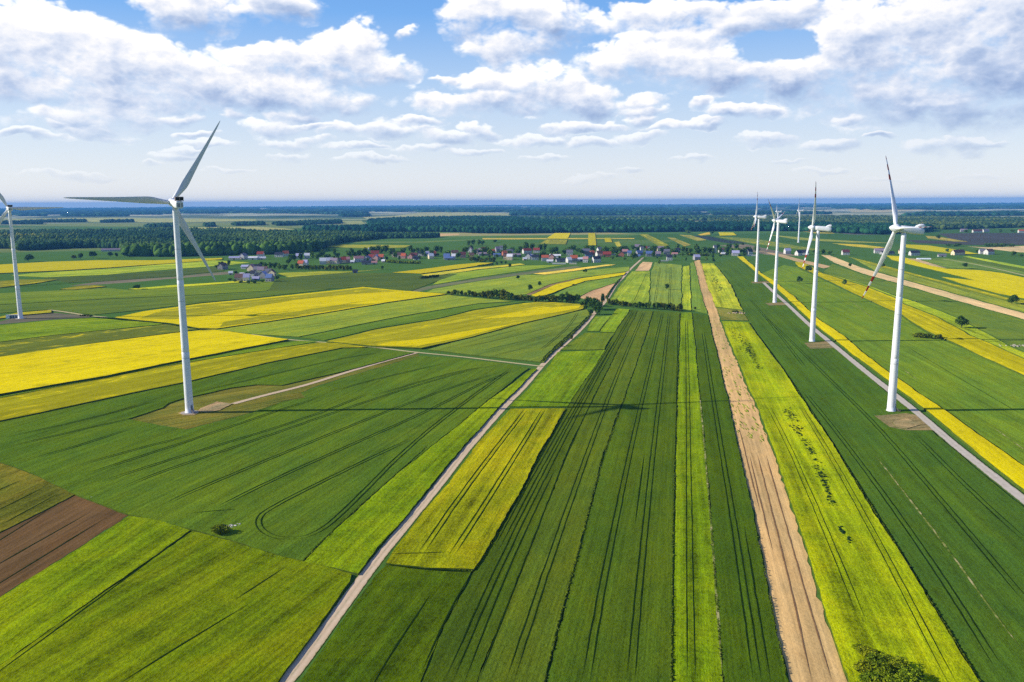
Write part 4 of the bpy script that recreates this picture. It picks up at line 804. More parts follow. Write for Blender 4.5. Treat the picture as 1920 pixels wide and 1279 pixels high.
# dark clumps added to stand for gaps in the yellow-green strip (uncountable)
def gap_clumps(name, spots, mat, tone):
    Vs, Fs = [], []; off = 0
    for (x, y, s) in spots:
        p = G(x, y, 1.16)
        iv = ICO1[0] * np.array([1, 1, .35]) * s * rng.uniform(.6, 1.3, (len(ICO1[0]), 1)) + p; Vs.append(iv); Fs.append(ICO1[1] + off); off += len(iv)
    o = link(bpy.data.objects.new(name, raw_mesh(name, np.concatenate(Vs), np.concatenate(Fs), mat))); o.color = (*tone, 1); return o
spots = []
for (x0, y0, x1, y1, wdt, n) in [(1376, 612, 1410, 668, 9, 110), (1392, 640, 1425, 692, 7, 80), (1366, 610, 1388, 655, 5, 45), (1474, 765, 1500, 810, 11, 60), (1495, 805, 1535, 865, 7, 70), (1524, 860, 1548, 905, 10, 60), (1546, 905, 1560, 945, 6, 35), (1574, 988, 1584, 1005, 3, 14), (1590, 1000, 1594, 1020, 2, 8), (1330, 505, 1352, 545, 7, 60), (1318, 500, 1326, 530, 3, 18)]:
    for _ in range(int(n * 1.7)):
        s = random.random(); x = x0 + (x1 - x0) * s; y = y0 + (y1 - y0) * s
        # clumpy
        k = mnoise.noise(Vector((x * 0.09, y * 0.09, 3)))
        if k < -0.22: continue
        spots.append((x + random.gauss(0, wdt * .5), y + random.gauss(0, 1.5), random.uniform(0.16, 0.55) * (1.0 if y > 580 else 2.0)))
wd = gap_clumps('gap_clumps', spots, M['gapleaf'], (1.3, 1.4, 1.1)); tag(wd, 'dark green clumps in place of gaps in the yellow green strip', 'gap_clumps', None, 'stuff')
spots = []
for _ in range(520):
    v_ = random.random(); yv = 592 + (830 - 592) * v_ ** 0.8; xl = np.interp(yv, [592, 703, 817, 840], [1331, 1357, 1384, 1388]); xr = np.interp(yv, [592, 690, 757, 840], [1346, 1384, 1411, 1448])
    u_ = random.random(); 
    if mnoise.noise(Vector((u_ * 7, yv * .045, 5))) < 0.0: continue
    spots.append((xl + (xr - xl) * u_, yv, random.uniform(.3, .9)))
Vs, Fs = [], []; off = 0
for (x, y, sz_) in spots:
    p = G(x, y, 0.1); iv = ICO1[0] * np.array([.45, 3.0, .12]) * sz_ * rng.uniform(.6, 1.3, (len(ICO1[0]), 1)) + p; Vs.append(iv); Fs.append(ICO1[1] + off); off += len(iv)
o = link(bpy.data.objects.new('seedlings', raw_mesh('seedlings', np.concatenate(Vs), np.concatenate(Fs), M['bush']))); o.color = (1.3, 1.5, 1.6, 1); tag(o, 'thin green seedlings sprouting on the bare soil strip', 'seedlings', None, 'stuff')
# rough tuft line on the ditch between the centre strips
spots = []
for ln, n, s0 in [([(1355, 1279), (1345, 1140), (1333, 986), (1320, 827), (1310, 720)], 260, .22), ([(1259, 1279), (1263, 986), (1268, 760), (1272, 620)], 300, .26), ([(1020, 1279), (1050, 1160), (1080, 1051), (1131, 856), (1172, 745)], 320, .3), ([(1477, 1279), (1416, 986), (1379, 817), (1352, 703)], 200, .2), ([(1838, 1279), (1657, 986), (1557, 827), (1473, 700)], 420, .32), ([(570, 1050), (643, 978), (753, 880), (800, 838)], 160, .25), ([(724, 1056), (800, 1065), (886, 1070)], 90, .25), ([(890, 1067), (911, 1035), (971, 929), (1021, 832)], 220, .3), ([(1016, 678), (1050, 646), (1086, 614), (1108, 590)], 240, .55), ([(1137, 560), (1150, 538), (1166, 520)], 80, .6)]:
    for p in along(ln, n):
        if mnoise.noise(Vector((p[0] * .05, p[1] * .05, 9))) < -0.25: continue
        spots.append((p[0] + random.gauss(0, 1.0), p[1], s0 * random.uniform(.5, 1.3)))
for i in range(len(spots)): pass
def low(name, spots, z):
    Vs, Fs = [], []; off = 0
    for (x, y, s) in spots:
        p = G(x, y, z); iv = ICO1[0] * np.array([1, 1, .8]) * s * 1.25 * rng.uniform(.6, 1.3, (len(ICO1[0]), 1)) + p; Vs.append(iv); Fs.append(ICO1[1] + off); off += len(iv)
    return link(bpy.data.objects.new(name, raw_mesh(name, np.concatenate(Vs), np.concatenate(Fs), M['bush'])))
o = low('tall_grass', spots, 0.6); o.color = (0.45, 0.55, 0.5, 1); tag(o, 'dark tall grass along the ditches between field strips', 'grass', None, 'stuff')

# stones
def rocks(name, cx, cy, n, spread, size, label, col):
    Vs, Fs = [], []; off = 0; p0 = G(cx, cy)
    for i in range(n):
        c = np.array([random.gauss(0, spread[0]), random.gauss(0, spread[1]), size * .25])
        iv = ICO1[0] * random.uniform(.5, 1.2) * size * rng.uniform(.7, 1.2, (len(ICO1[0]), 1)) * np.array([1, .9, .6]) + c; Vs.append(iv); Fs.append(ICO1[1] + off); off += len(iv)
    o = link(bpy.data.objects.new(name, raw_mesh(name, np.concatenate(Vs), np.concatenate(Fs), plain('stone', col, 0.9, 0.1, 0.25, 1.2)))); o.location = (p0[0], p0[1], 0.3); tag(o, label, 'stone heap', None, None); return o
rocks('stone_heap', 432, 989, 30, (2.0, 0.9), 0.5, 'heap of white stones beside a round bush in the left wheat field', rgb(206, 196, 186))
rocks('stone_heap', 1383, 588, 26, (3.2, 2.4), 1.0, 'pale rubble heap on the weedy patch between yellow green strips', rgb(196, 172, 140))
rocks('stone_heap', 1612, 1214, 16, (0.9, 1.2), 0.4, 'pale stones at the tip of the lower right thicket', rgb(190, 176, 148))
rocks('stone_heap', 1903, 650, 24, (5, 1.6), 0.9, 'scattered grey stones by the right edge below the lone tree', rgb(168, 160, 140))
rocks('stone', 172, 935, 1, (0, 0), 0.45, 'single white stone at the corner of the brown ploughed field', rgb(226, 222, 210))
rocks('stone', 886, 1068, 1, (0, 0), 0.4, 'single white stone at the lower corner of the olive yellow field', rgb(226, 222, 210))
rocks('stone_heap', 1700, 613, 3, (1, 1), 0.5, 'few pale stones in the green field behind the first turbine', rgb(200, 180, 150)) if False else None

# ------------------------------------------------------------------ woods (one mass each)
def inside(P, poly):
    x, y = P[:, 0], P[:, 1]; r = np.zeros(len(P), bool); n = len(poly)
    for i in range(n):
        (x1, y1), (x2, y2) = poly[i], poly[(i + 1) % n]
        c = ((y1 > y) != (y2 > y)) & (x < (x2 - x1) * (y - y1) / (y2 - y1 + 1e-12) + x1); r ^= c
    return r
def wood_points(poly_px, step, dens=1.0):
    g = np.array([G(*p)[:2] for p in poly_px]); lo, hi = g.min(0), g.max(0)
    nx, ny = int((hi[0] - lo[0]) / step) + 1, int((hi[1] - lo[1]) / step) + 1
    X, Y = np.meshgrid(np.arange(nx), np.arange(ny)); P = np.stack([X.ravel(), Y.ravel()], 1) * step + lo + rng.uniform(-.45, .45, (nx * ny, 2)) * step
    P = P[inside(P, g)]
    return P[rng.random(len(P)) < dens]
def wood(name, P, H, Wd, label, tone=(1, 1, 1), mat='pine', base=ICO1, conic=0.35):
    n = len(P); V0, F0 = base; k = len(V0)
    h = H * rng.uniform(.7, 1.2, n); w = Wd * rng.uniform(.75, 1.3, n); a = rng.uniform(0, 6.28, n); ca, sa = np.cos(a), np.sin(a)
    V = np.empty((n, k, 3)); jit = rng.uniform(.8, 1.2, (n, k))
    taper = 1 - conic * (V0[:, 2] + 1) / 2 * rng.random((n, 1))
    x = V0[:, 0] * jit * taper; y = V0[:, 1] * jit * taper
    V[:, :, 0] = (x * ca[:, None] - y * sa[:, None]) * w[:, None] * .62 + P[:, :1]; V[:, :, 1] = (x * sa[:, None] + y * ca[:, None]) * w[:, None] * .62 + P[:, 1:2]
    V[:, :, 2] = (V0[:, 2] * jit * .5 + .47) * h[:, None]
    F = (F0[None] + (np.arange(n) * k)[:, None, None]).reshape(-1, 3)
    o = link(bpy.data.objects.new(name, raw_mesh(name, V.reshape(-1, 3), F, M[mat]))); o.color = (*tone, 1)  # bluish tones of the distant woods paint haze into the crowns
    tag(o, label, 'forest', None, 'stuff'); return o
pA = wood_points([(-130, 474), (60, 470), (110, 467), (180, 465), (228, 468), (236, 478), (330, 479.5), (420, 477), (540, 474), (590, 471), (606, 466), (640, 456), (720, 447), (660, 441), (560, 441), (480, 438), (400, 435), (250, 434), (235, 437), (150, 438), (0, 440), (-130, 441)], 9.5, .93)
pA = pA[[mnoise.noise(Vector((q[0] * .006, q[1] * .0035, 1.7))) > -0.28 for q in pA]]
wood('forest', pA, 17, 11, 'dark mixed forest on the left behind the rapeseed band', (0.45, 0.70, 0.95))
pE = wood_points([(236, 476), (330, 477.5), (420, 475), (540, 473.5), (600, 468), (600, 471), (540, 476), (420, 479), (330, 481.5), (238, 481)], 9, .9)
wood('forest', pE, 22, 15, 'pale leafy edge of the left forest', (0.85, 0.92, 0.8), mat='leaf', base=ICO2)
pS = wood_points([(-130, 461), (150, 455), (150, 448), (0, 449), (-130, 450)], 14, .6)
wood('scrub', pS, 19, 10, 'olive scrub in front of the left forest', (1.5, 1.35, 1.0))
pB = wood_points([(560, 431), (620, 434), (700, 436), (740, 435), (826, 435), (862, 436.5), (900, 438), (960, 438.5), (1100, 436.5), (1240, 435.5), (1310, 434.5), (1400, 433.5), (1500, 434), (1600, 438.5), (1650, 440), (1730, 436), (1750, 433), (1700, 428), (1600, 427), (1500, 424), (1300, 423), (1200, 421), (1100, 419), (1010, 417), (960, 411), (880, 410), (800, 412), (740, 413), (692, 417), (690, 430), (640, 431)], 15, .93)
pB2 = wood_points([(1330, 423), (1500, 424), (1600, 426), (1700, 428), (1760, 431), (1880, 428), (2000, 424), (2000, 414), (1800, 411), (1600, 408), (1400, 410), (1330, 414)], 17, .9)
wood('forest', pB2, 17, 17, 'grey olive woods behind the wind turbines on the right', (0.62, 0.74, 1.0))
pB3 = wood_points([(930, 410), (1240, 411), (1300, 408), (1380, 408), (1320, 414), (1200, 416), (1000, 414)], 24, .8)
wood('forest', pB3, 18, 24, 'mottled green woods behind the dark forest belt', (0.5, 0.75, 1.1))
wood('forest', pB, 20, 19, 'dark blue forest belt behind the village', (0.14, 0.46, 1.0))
pC = wood_points([(690, 446), (720, 443), (800, 443), (826, 445), (800, 447), (720, 447.5)], 9, .9)
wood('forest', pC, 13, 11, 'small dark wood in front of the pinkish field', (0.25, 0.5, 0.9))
pD = np.concatenate([wood_points(q, 16, .85) for q in ([(0, 418), (80, 419), (80, 421), (0, 421)], [(270, 425), (330, 423), (330, 427), (272, 427)], [(383, 423), (402, 422), (402, 426), (384, 426)], [(435, 422), (495, 420), (495, 423), (437, 424)], [(510, 421), (560, 420), (590, 422), (520, 424)], [(560, 418), (640, 416), (640, 420), (565, 421)], [(40, 417), (160, 415), (160, 417), (40, 418)], [(190, 416.5), (250, 415.5), (250, 417), (190, 418)], [(560, 440), (640, 441), (690, 446), (640, 448), (580, 443)])])
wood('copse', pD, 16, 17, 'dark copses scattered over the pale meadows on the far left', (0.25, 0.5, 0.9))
pF = np.concatenate([wood_points(q, 30, .85) for q in ([(-150, 398), (90, 398.6), (90, 400), (-150, 400)], [(120, 399), (330, 399.6), (420, 400), (400, 401), (120, 400.6)], [(470, 399), (560, 399), (690, 400.5), (680, 402), (560, 401), (480, 400.5)], [(36, 404.5), (84, 404.5), (84, 405.5), (36, 405.5)], [(118, 405), (200, 404.6), (240, 405.6), (120, 406.2)], [(226, 401.5), (300, 402), (300, 403), (226, 402.6)], [(640, 405), (690, 404), (690, 406.5), (645, 407)], [(310, 393.6), (480, 393), (480, 394.6), (310, 395)],
   [(560, 391), (900, 390), (1000, 391.5), (900, 393), (700, 393), (560, 392.4)], [(-150, 392), (120, 392), (240, 393), (60, 394), (-150, 394)], [(960, 399), (1250, 400), (1330, 402), (1250, 404), (960, 404)], [(1330, 398), (1500, 399), (1560, 402), (1340, 403)], [(1000, 394), (1200, 393), (1400, 394.4), (1300, 396.5), (1000, 396)],
   [(1560, 390), (1900, 390.6), (2050, 390.6), (2050, 387), (1800, 387.5), (1560, 387)], [(1690, 406), (1800, 405), (1960, 404), (1960, 401), (1740, 401)])])
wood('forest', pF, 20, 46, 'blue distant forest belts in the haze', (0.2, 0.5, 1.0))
# far woods out to the horizon
pts = []
for _ in range(130):
    d = 8500 + (25500 - 8500) * random.random() ** 0.8; a = random.uniform(-0.68, 0.68); c = np.array([math.sin(a) * d, math.cos(a) * d])
    L, Wd = random.uniform(500, 2400), random.uniform(200, 700); n = int(L * Wd / (95 ** 2) * 1.2)
    th = random.gauss(0, .25); q = rng.normal(size=(n, 2)) * np.array([L * .4, Wd * .35]); pts.append(np.stack([q[:, 0] * math.cos(th) - q[:, 1] * math.sin(th), q[:, 0] * math.sin(th) + q[:, 1] * math.cos(th)], 1) + c)
pG = np.concatenate(pts); pG = pG[np.hypot(pG[:, 0], pG[:, 1]) < GR - 300]
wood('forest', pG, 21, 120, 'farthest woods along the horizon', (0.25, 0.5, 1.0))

# ------------------------------------------------------------------ houses
PAINT = {}
def paint(kind, word, col):
    k = (kind, word)
    if k not in PAINT: PAINT[k] = plain(f'{word}_{kind}'.replace(' ', '_'), col, 0.85, 0.15, 0.12, 0.8)
    return PAINT[k]
WALL = dict(white=rgb(206, 202, 194), cream=rgb(226, 206, 170), grey=rgb(150, 148, 148), brick=rgb(170, 108, 84), yellow=rgb(222, 186, 110), pink=rgb(206, 160, 150), blue=rgb(120, 140, 170))
ROOF = dict(red=rgb(150, 66, 54), orange=rgb(190, 98, 66), grey=rgb(118, 116, 124), dark=rgb(52, 54, 66), brown=rgb(112, 84, 74), mauve=rgb(148, 130, 140), white=rgb(226, 222, 220), pink=rgb(196, 140, 132), lilac=rgb(176, 172, 200), maroon=rgb(104, 58, 58), blue=rgb(96, 116, 160))
HOUSES = []
winm = plain('window_glass', rgb(52, 60, 72), 0.2, 0.5, 0.1, 1); doorm = plain('house_door', rgb(96, 68, 48), 0.7); chim = plain('chimney_brick', rgb(150, 92, 74), 0.9, 0.1, 0.2, 2)
def house(x, y, wpx, wall, roof, kind='house', rz=None, hs=1.0):
    p = G(x, y); k = math.hypot(p[0], p[1]) / FPX; Lx = max(5.5, wpx * k * 1.14); 
    if kind in ('barn', 'shed', 'long house'): Ly = random.uniform(8, 11) if kind != 'shed' else random.uniform(4, 6); wh = (3.6 if kind != 'shed' else 2.6) * hs; rh = 2.4 * hs
    elif kind == 'tower': Ly = Lx; wh = 12 * hs; rh = 3
    elif kind == 'wall': Ly = 0.5; wh = 1.8; rh = 0.15
    else: Ly = random.uniform(8, 10.5); wh = random.uniform(4.8, 6.4) * hs; rh = random.uniform(3.6, 4.8) * hs
    if rz is None: rz = random.choice([0, 0.15, -0.2, 0.35, 1.35, -0.1]) if kind == 'house' else random.uniform(-.15, .25)
    nm = {'barn': 'barn', 'shed': 'shed', 'tower': 'tower_house', 'wall': 'boundary_wall', 'long house': 'long_house'}.get(kind, 'house')
    root = empty(nm, (p[0], p[1], 0), rz)
    hx, hy = Lx / 2, Ly / 2
    v = [(-hx, -hy, -.2), (hx, -hy, -.2), (hx, hy, -.2), (-hx, hy, -.2), (-hx, -hy, wh), (hx, -hy, wh), (hx, hy, wh), (-hx, hy, wh), (-hx, 0, wh + rh * .97), (hx, 0, wh + rh * .97)]
    f = [(0, 1, 5, 4), (2, 3, 7, 6), (1, 2, 6, 9, 5), (3, 0, 4, 8, 7), (4, 5, 9, 8), (6, 7, 8, 9)]
    mesh_obj('wall', v, f, paint('wall', wall, WALL[wall]), root)
    e = 0.5 if kind != 'wall' else 0.08; th = 0.22; sl = rh / hy
    v = []
    for xx in (-hx - e, hx + e):
        v += [(xx, -hy - e, wh - e * sl + .05), (xx, 0, wh + rh + .05), (xx, hy + e, wh - e * sl + .05), (xx, hy + e, wh - e * sl + .05 + th), (xx, 0, wh + rh + .05 + th), (xx, -hy - e, wh - e * sl + .05 + th)]
    f = [(0, 1, 7, 6), (1, 2, 8, 7), (2, 3, 9, 8), (3, 4, 10, 9), (4, 5, 11, 10), (5, 0, 6, 11), (0, 5, 4, 1), (1, 4, 3, 2), (6, 7, 10, 11), (7, 8, 9, 10)]
    rf = mesh_obj('roof', v, f, paint('roof', roof, ROOF[roof]), root)
    if kind == 'house':
        v, f = [], []; box(hx * .3, hx * .3 + .7, .3, 1.0, wh + rh * .5, wh + rh + 1.1, v, f); mesh_obj('chimney', v, f, chim, rf)
    if kind in ('house', 'long house', 'tower'):
        v, f = [], []
        for i in range(max(2, int(Lx / 3.2))):
            xc = -hx + (i + .5) * Lx / max(2, int(Lx / 3.2)); box(xc - .55, xc + .55, -hy - .03, -hy + .02, 1.2, 2.6, v, f)
        mesh_obj('window', v, f, winm, root)
        v, f = [], []; box(-hx - .03, -hx + .02, -.5, .5, 0.0, 2.1, v, f); mesh_obj('door', v, f, doorm, root)
    elif kind in ('barn', 'shed'):
        v, f = [], []; box(-1.3, 1.3, -hy - .04, -hy + .02, 0, 2.4, v, f); mesh_obj('door', v, f, doorm, root)
    HOUSES.append((root, x, y, wall, roof, nm)); return root
random.seed(5)
for a in """440 487 16 cream lilac barn|457 486 12 white mauve|475 487 14 white white barn|489 482 10 white red|491 486.5 12 cream white shed|524 482 13 white dark|536 480 9 white orange|418 505 16 grey brown|465 504 19 white lilac barn|483 507 12 grey dark|472 508 10 cream pink|482 512 8 white grey|490 514 10 cream mauve|496 511 10 grey brown|433 515 6 white white shed|454 518 5 white white shed|476 519 7 white dark|488 521 15 grey dark barn|504 517 8 cream grey|510 518 6 cream brown|453 527 18 grey brown|463 528 9 white lilac|480 525.5 11 blue lilac shed|494 522 10 grey lilac|506 528 10 grey blue|561 485 9 grey lilac|576 484.5 8 white white|565 501 9 cream orange|573 498.5 7 white lilac|606 495.5 10 white white|617 493.5 12 cream white|627 495 11 cream mauve|634 494 9 grey dark|644 493 8 cream red|651 492 8 pink pink|661 493.5 6 white white shed|673 491 15 white pink|688 490 14 white mauve|687 496 14 grey dark barn|666 512 7 blue dark shed|698 470 12 blue lilac barn|703 480 13 yellow red|700 487 14 pink red|706 488 10 pink lilac|715 488 8 white orange|719 492 4 white white shed|702 495 9 white pink shed|741 482 9 cream dark|752 484 11 white brown|757 484.5 7 pink orange|771 485 14 pink orange|777 484.5 10 grey maroon|781 487.5 9 white dark shed|790 480.5 8 white dark|802 480.5 6 white lilac|808 485 8 cream white|814 480 6 brick orange|838 486.5 10 white blue|842 487.5 14 grey blue barn|850.5 486.5 6 white white|853 479 11 cream brown|868 483 9 pink maroon|884 484.5 7 yellow brown|882 473 9 white pink|893 476.5 10 white pink|903 475 10 grey mauve|908 472 9 white red|908 479 18 grey mauve barn|922 478 10 brick red|932 481 12 grey blue barn|940 475 3 white grey tower|934 472.5 9 grey mauve|946 480 7 brick orange|956 477 10 white grey|965 481.5 20 grey mauve barn|947 487 6 cream brown|956 487.5 9 cream white|988 475.5 14 white red|1006 474 10 white red|990 486 7 white brown|984 488 6 cream white shed|996 486 6 grey lilac|1003.5 487.5 11 white dark|1022 489.5 11 white orange|1034 487 9 pink red|1031 492.5 10 white white shed|1041 483 18 white white barn|1051 491 15 grey dark barn|1066.5 492.5 7 white white|1076 490.5 11 grey orange|1048 495.5 22 white white wall|1074 495.5 12 cream white wall|1089 489.5 15 white white barn|1098 492 8 white pink|1104 483.5 12 blue dark|1099 476 12 grey grey|1110 479 6 brick orange|1068 479 10 white grey|1118 492 13 white dark|1124 481 11 white brown|1138 481.5 13 brick red|1124 473 7 white grey|1133 475 9 white white|1149 478.5 10 white white wall|1165 481 10 brick brown|1172 476 9 grey pink|1180 479.5 6 white blue|1198 478.5 9 grey blue|1206 471 12 white red|1203 476.5 4 white grey tower|1195 468 8 grey mauve|1195 482 9 white blue shed|1216 469 7 grey maroon|1217 481 10 grey blue|1234 480.5 8 grey mauve|1238 470.5 10 cream mauve|1250 477 9 grey grey|1246 490.5 12 cream white wall|1255 488 9 white dark|1265 478.5 9 cream pink shed|1270 474 8 grey dark|1290 471 4 white white shed|1306 487.5 9 grey lilac|1340 474 4 white grey tower|1333 474 8 cream dark|1353 473.5 9 white brown|1356 478.5 7 cream white shed|1379 479.5 11 white lilac|1405 477 8 white dark|1411 480 18 white white wall|1476 476 9 white lilac|1497 479 8 white dark|1509 478 10 white dark|1585 478 10 white maroon|1649 475 15 white mauve|1663 477 20 grey dark barn|1690 475.5 8 cream brown|1714 479 13 white dark|1766 481.5 11 white grey shed|1796 478 20 cream brown|1841.5 476 8 white grey|1854 477 12 white brown|1832 436 13 white maroon|1848 435.5 9 white grey|1807 435 9 grey mauve|1894 421 6 white white|1905 424 8 grey white|1916 421 6 white white|1914 436.5 7 white orange|217 471 38 white mauve long house|366 474 24 cream brown|376 476.5 10 white pink|362 478 9 white lilac""".split('|'):
    q = a.split(); house(float(q[0]), float(q[1]), float(q[2]), q[3], q[4], ' '.join(q[5:]) or 'house')
# long white plastic tunnel
tn = empty('plastic_tunnel', G(1732, 486.5), -0.2); tag(tn, 'long white plastic crop tunnel lying in the fields right of the first turbine', 'tunnel')
v, f = loft([[(xx, 3 * math.cos(math.pi * i / 10), 2.4 * math.sin(math.pi * i / 10)) for i in range(11)] for xx in (-11, -5, 0, 5, 11)]); mesh_obj('cover', v, f, plain('white_film', rgb(226, 232, 232), 0.4), tn)

# ------------------------------------------------------------------ labels for repeats
ORD = ['first', 'second', 'third', 'fourth', 'fifth', 'sixth', 'seventh', 'eighth', 'ninth', 'tenth', 'eleventh', 'twelfth', 'thirteenth', 'fourteenth', 'fifteenth', 'sixteenth', 'seventeenth', 'eighteenth', 'nineteenth']
TENS = {20: 'twent', 30: 'thirt', 40: 'fort', 50: 'fift', 60: 'sixt', 70: 'sevent', 80: 'eight', 90: 'ninet'}
def ordw(n):
    if n <= 19: return ORD[n - 1]
    if n >= 100: return 'hundred and ' + ordw(n - 100) if n > 100 else 'hundredth'
    t_, u_ = n // 10 * 10, n % 10
    return TENS[t_] + 'ieth' if u_ == 0 else TENS[t_] + 'y ' + ORD[u_ - 1]
by = {}
for h in HOUSES: by.setdefault((h[3], h[4], h[5]), []).append(h)
for (wall, roof, nm), L in by.items():
    L.sort(key=lambda q: q[1]); word = nm.replace('_', ' ')
    for i, q in enumerate(L):
        base = f'{wall} walled {word} with {roof} roof' if nm != 'boundary_wall' else f'low {wall} boundary wall in the village'
        if len(L) == 1: lab = base + (' in or beside the village' if nm != 'boundary_wall' else '')
        else: lab = base + f', {ordw(i + 1)} from the left of its kind'
        tag(q[0], lab, {'boundary_wall': 'wall', 'long_house': 'house', 'tower_house': 'tower'}.get(nm, nm), 'houses and barns of the village')
grp = dict(lone='lone trees in the fields', lonebush='bushes in the fields', thicket='bushes of the lower right thicket', hedgeA='shrubs and trees of the long dark hedgerow', hedgeB='shrubs and trees of the hedgerow right of the road', clump='trees clumped at the road bend', village='trees among the village houses', gardenhedge='bushes below the village gardens', blackhedge='dark bushes in front of the mauve barns')
txt = dict(hedgeA='in the long dark hedgerow above the dull rapeseed field', hedgeB='in the hedgerow right of the dirt road', thicket='in the lower right thicket', clump='clumped where the dirt road meets the hedgerow', village='among the village houses', gardenhedge='below the white village gardens', blackhedge='in front of the mauve roofed barns')
by = {}
for q in TREES:
    root, x, y, H, bush, tone, where, cat = q
    kd = 'bush' if bush else 'tree'
    if where:
        sz = 'leafy green' if bush else 'round dark green'
        tag(root, f'{sz} {kd} {where}' if not where.startswith(('small', 'round', 'largest', 'the ', 'middle', 'left', 'right', 'upper', 'lowest')) else f'leafy {kd}, {where}', kd, grp[cat])
    else: by.setdefault((kd, cat), []).append(q)
for (kd, cat), L in by.items():
    L.sort(key=lambda q: q[1])
    for i, q in enumerate(L): tag(q[0], f'{kd} {txt[cat]}, {ordw(i + 1)} from the left', kd, grp[cat])

# ------------------------------------------------------------------ air
v, f = [], []; HB = 28200.0
box(-HB, HB, -HB, HB, -1.0, 152.0, v, f)
hm = bpy.data.materials.new('haze_air'); hm.use_nodes = True; hm.node_tree.nodes.clear(); t = NT(hm.node_tree)
out = t.add('ShaderNodeOutputMaterial'); pv = t.add('ShaderNodeVolumePrincipled')
pv.inputs['Color'].default_value = (0.14, 0.46, 0.95, 1); pv.inputs['Density'].default_value = 0.000056; pv.inputs['Anisotropy'].default_value = 0.0
hm.node_tree.links.new(pv.outputs[0], out.inputs['Volume'])
tag(mesh_obj('haze', v, f, hm), kind='stuff')

# ------------------------------------------------------------------ sun and sky
SUN_EL, SUN_AZ = R_(25.1), R_(181.59)          # azimuth of the sun seen from the site, measured from +X counter-clockwise
sd = Vector((math.cos(SUN_EL) * math.cos(SUN_AZ), math.cos(SUN_EL) * math.sin(SUN_AZ), math.sin(SUN_EL)))
sl = bpy.data.lights.new('sun', 'SUN'); sl.energy = 4.2; sl.angle = R_(0.5); sl.color = (1.0, 0.95, 0.86)
so = link(bpy.data.objects.new('sun', sl)); so.rotation_euler = (-sd).to_track_quat('-Z', 'Y').to_euler(); so.location = (0, 0, 300)

def azel(x, y):
    d = ray(x, y); return math.atan2(d[0], d[1]), math.atan2(d[2], math.hypot(d[0], d[1]))
w = bpy.data.worlds.new('World'); SC.world = w; w.use_nodes = True; w.node_tree.nodes.clear(); t = NT(w.node_tree)
out = t.add('ShaderNodeOutputWorld'); bg = t.add('ShaderNodeBackground')
sky = t.add('ShaderNodeTexSky', sky_type='NISHITA', sun_disc=False, sun_elevation=SUN_EL, sun_rotation=math.pi / 2 - SUN_AZ, altitude=200, air_density=1.0, dust_density=0.6, ozone_density=2.0)
tcn = t.add('ShaderNodeTexCoord'); dirv = tcn.outputs['Generated']
sx = t.add('ShaderNodeSeparateXYZ'); t.put(sx.inputs[0], dirv)
az = t.math('ARCTAN2', sx.outputs[0], sx.outputs[1]); el = t.math('ARCSINE', sx.outputs[2])
cb_ = t.add('ShaderNodeCombineXYZ'); t.put(cb_.inputs[0], az); t.put(cb_.inputs[1], el); P = cb_.outputs[0]
# warp so the cloud outlines billow
wn = t.add('ShaderNodeTexNoise'); t.put(wn.inputs['Vector'], t.mapping(P, sc=(1, 1.6, 1))); wn.inputs['Scale'].default_value = 13; wn.inputs['Detail'].default_value = 4; wn.inputs['Roughness'].default_value = 0.6
warp = t.vmath('MULTIPLY', t.vmath('SUBTRACT', wn.outputs[1], (0.5, 0.5, 0.5)), (0.060, 0.040, 0))
PW = t.vmath('ADD', P, warp)
BL = """60 70 200 62|190 110 210 55|60 150 170 50|240 150 200 45|330 120 130 45|350 18 110 38|500 10 105 34|560 115 130 36|672 95 72 56|640 110 70 45|725 128 70 32|610 135 150 32|500 110 60 28|480 152 210 42|400 172 160 38|620 188 100 30|560 182 130 34|240 185 190 32|150 228 110 24|205 212 80 22|275 222 60 22|350 222 40 14|440 215 22 10|960 150 125 40|1040 172 115 46|880 188 100 20|1110 190 62 36|920 198 125 24|1195 192 48 20|1205 206 50 10|905 30 80 50|1000 35 115 66|960 92 100 32|1180 108 110 40|1300 122 170 44|1340 60 190 32|1230 30 170 26|1450 26 160 28|1400 142 190 38|1600 110 110 80|1750 60 230 80|1850 140 190 90|1700 165 180 60|1510 150 130 38|1070 238 70 13|1150 236 60 12|1000 264 66 13|1110 270 70 12|740 246 80 20|660 242 62 18|510 238 66 18|560 266 80 13|830 262 66 18|905 250 40 18|540 292 50 10|1310 200 24 14|1400 213 66 14|1592 218 32 9|1440 264 64 17|1545 274 62 14|1655 256 32 7|1752 270 70 17|1825 282 40 9|1850 206 120 16|1775 195 80 16|1290 236 90 10|60 262 60 8|1030 300 60 8|1290 300 50 7|1480 310 40 6|330 292 60 9|760 56 22 12|845 148 34 8|100 330 70 6|700 300 90 8|880 290 70 9""".split('|')
rs = random.Random(4)
for _ in range(28):
    yy_ = rs.uniform(215, 348); BL.append(f'{rs.uniform(0, 1920):.0f} {yy_:.0f} {rs.uniform(22, 70):.0f} {rs.uniform(5, 12) * (1.3 - (yy_ - 215) / 260):.1f}')
dens = None; sw = None; ss = None
for bdef in BL:
    x, y, rx, ry = map(float, bdef.split()); a0, e0 = azel(x, y); rx *= 1.04 / FPX; ry *= 1.06 / FPX
    q = t.vmath('MULTIPLY', t.vmath('SUBTRACT', PW, (a0, e0, 0)), (1 / rx, 1 / ry, 0))
    wgt = t.math('SUBTRACT', 1.0, t.vmath('DOT_PRODUCT', q, q))
    dens = wgt if dens is None else t.math('SMOOTH_MAX', dens, wgt, 0.12)
    wp = t.math('POWER', t.math('MAXIMUM', wgt, 0.0), 1.5)
    yy = t.vmath('DOT_PRODUCT', q, (-0.28, 0.95, 0))
    sw = wp if sw is None else t.math('ADD', sw, wp)
    ss = t.math('MULTIPLY', wp, yy) if ss is None else t.math('MULTIPLY_ADD', wp, yy, ss)
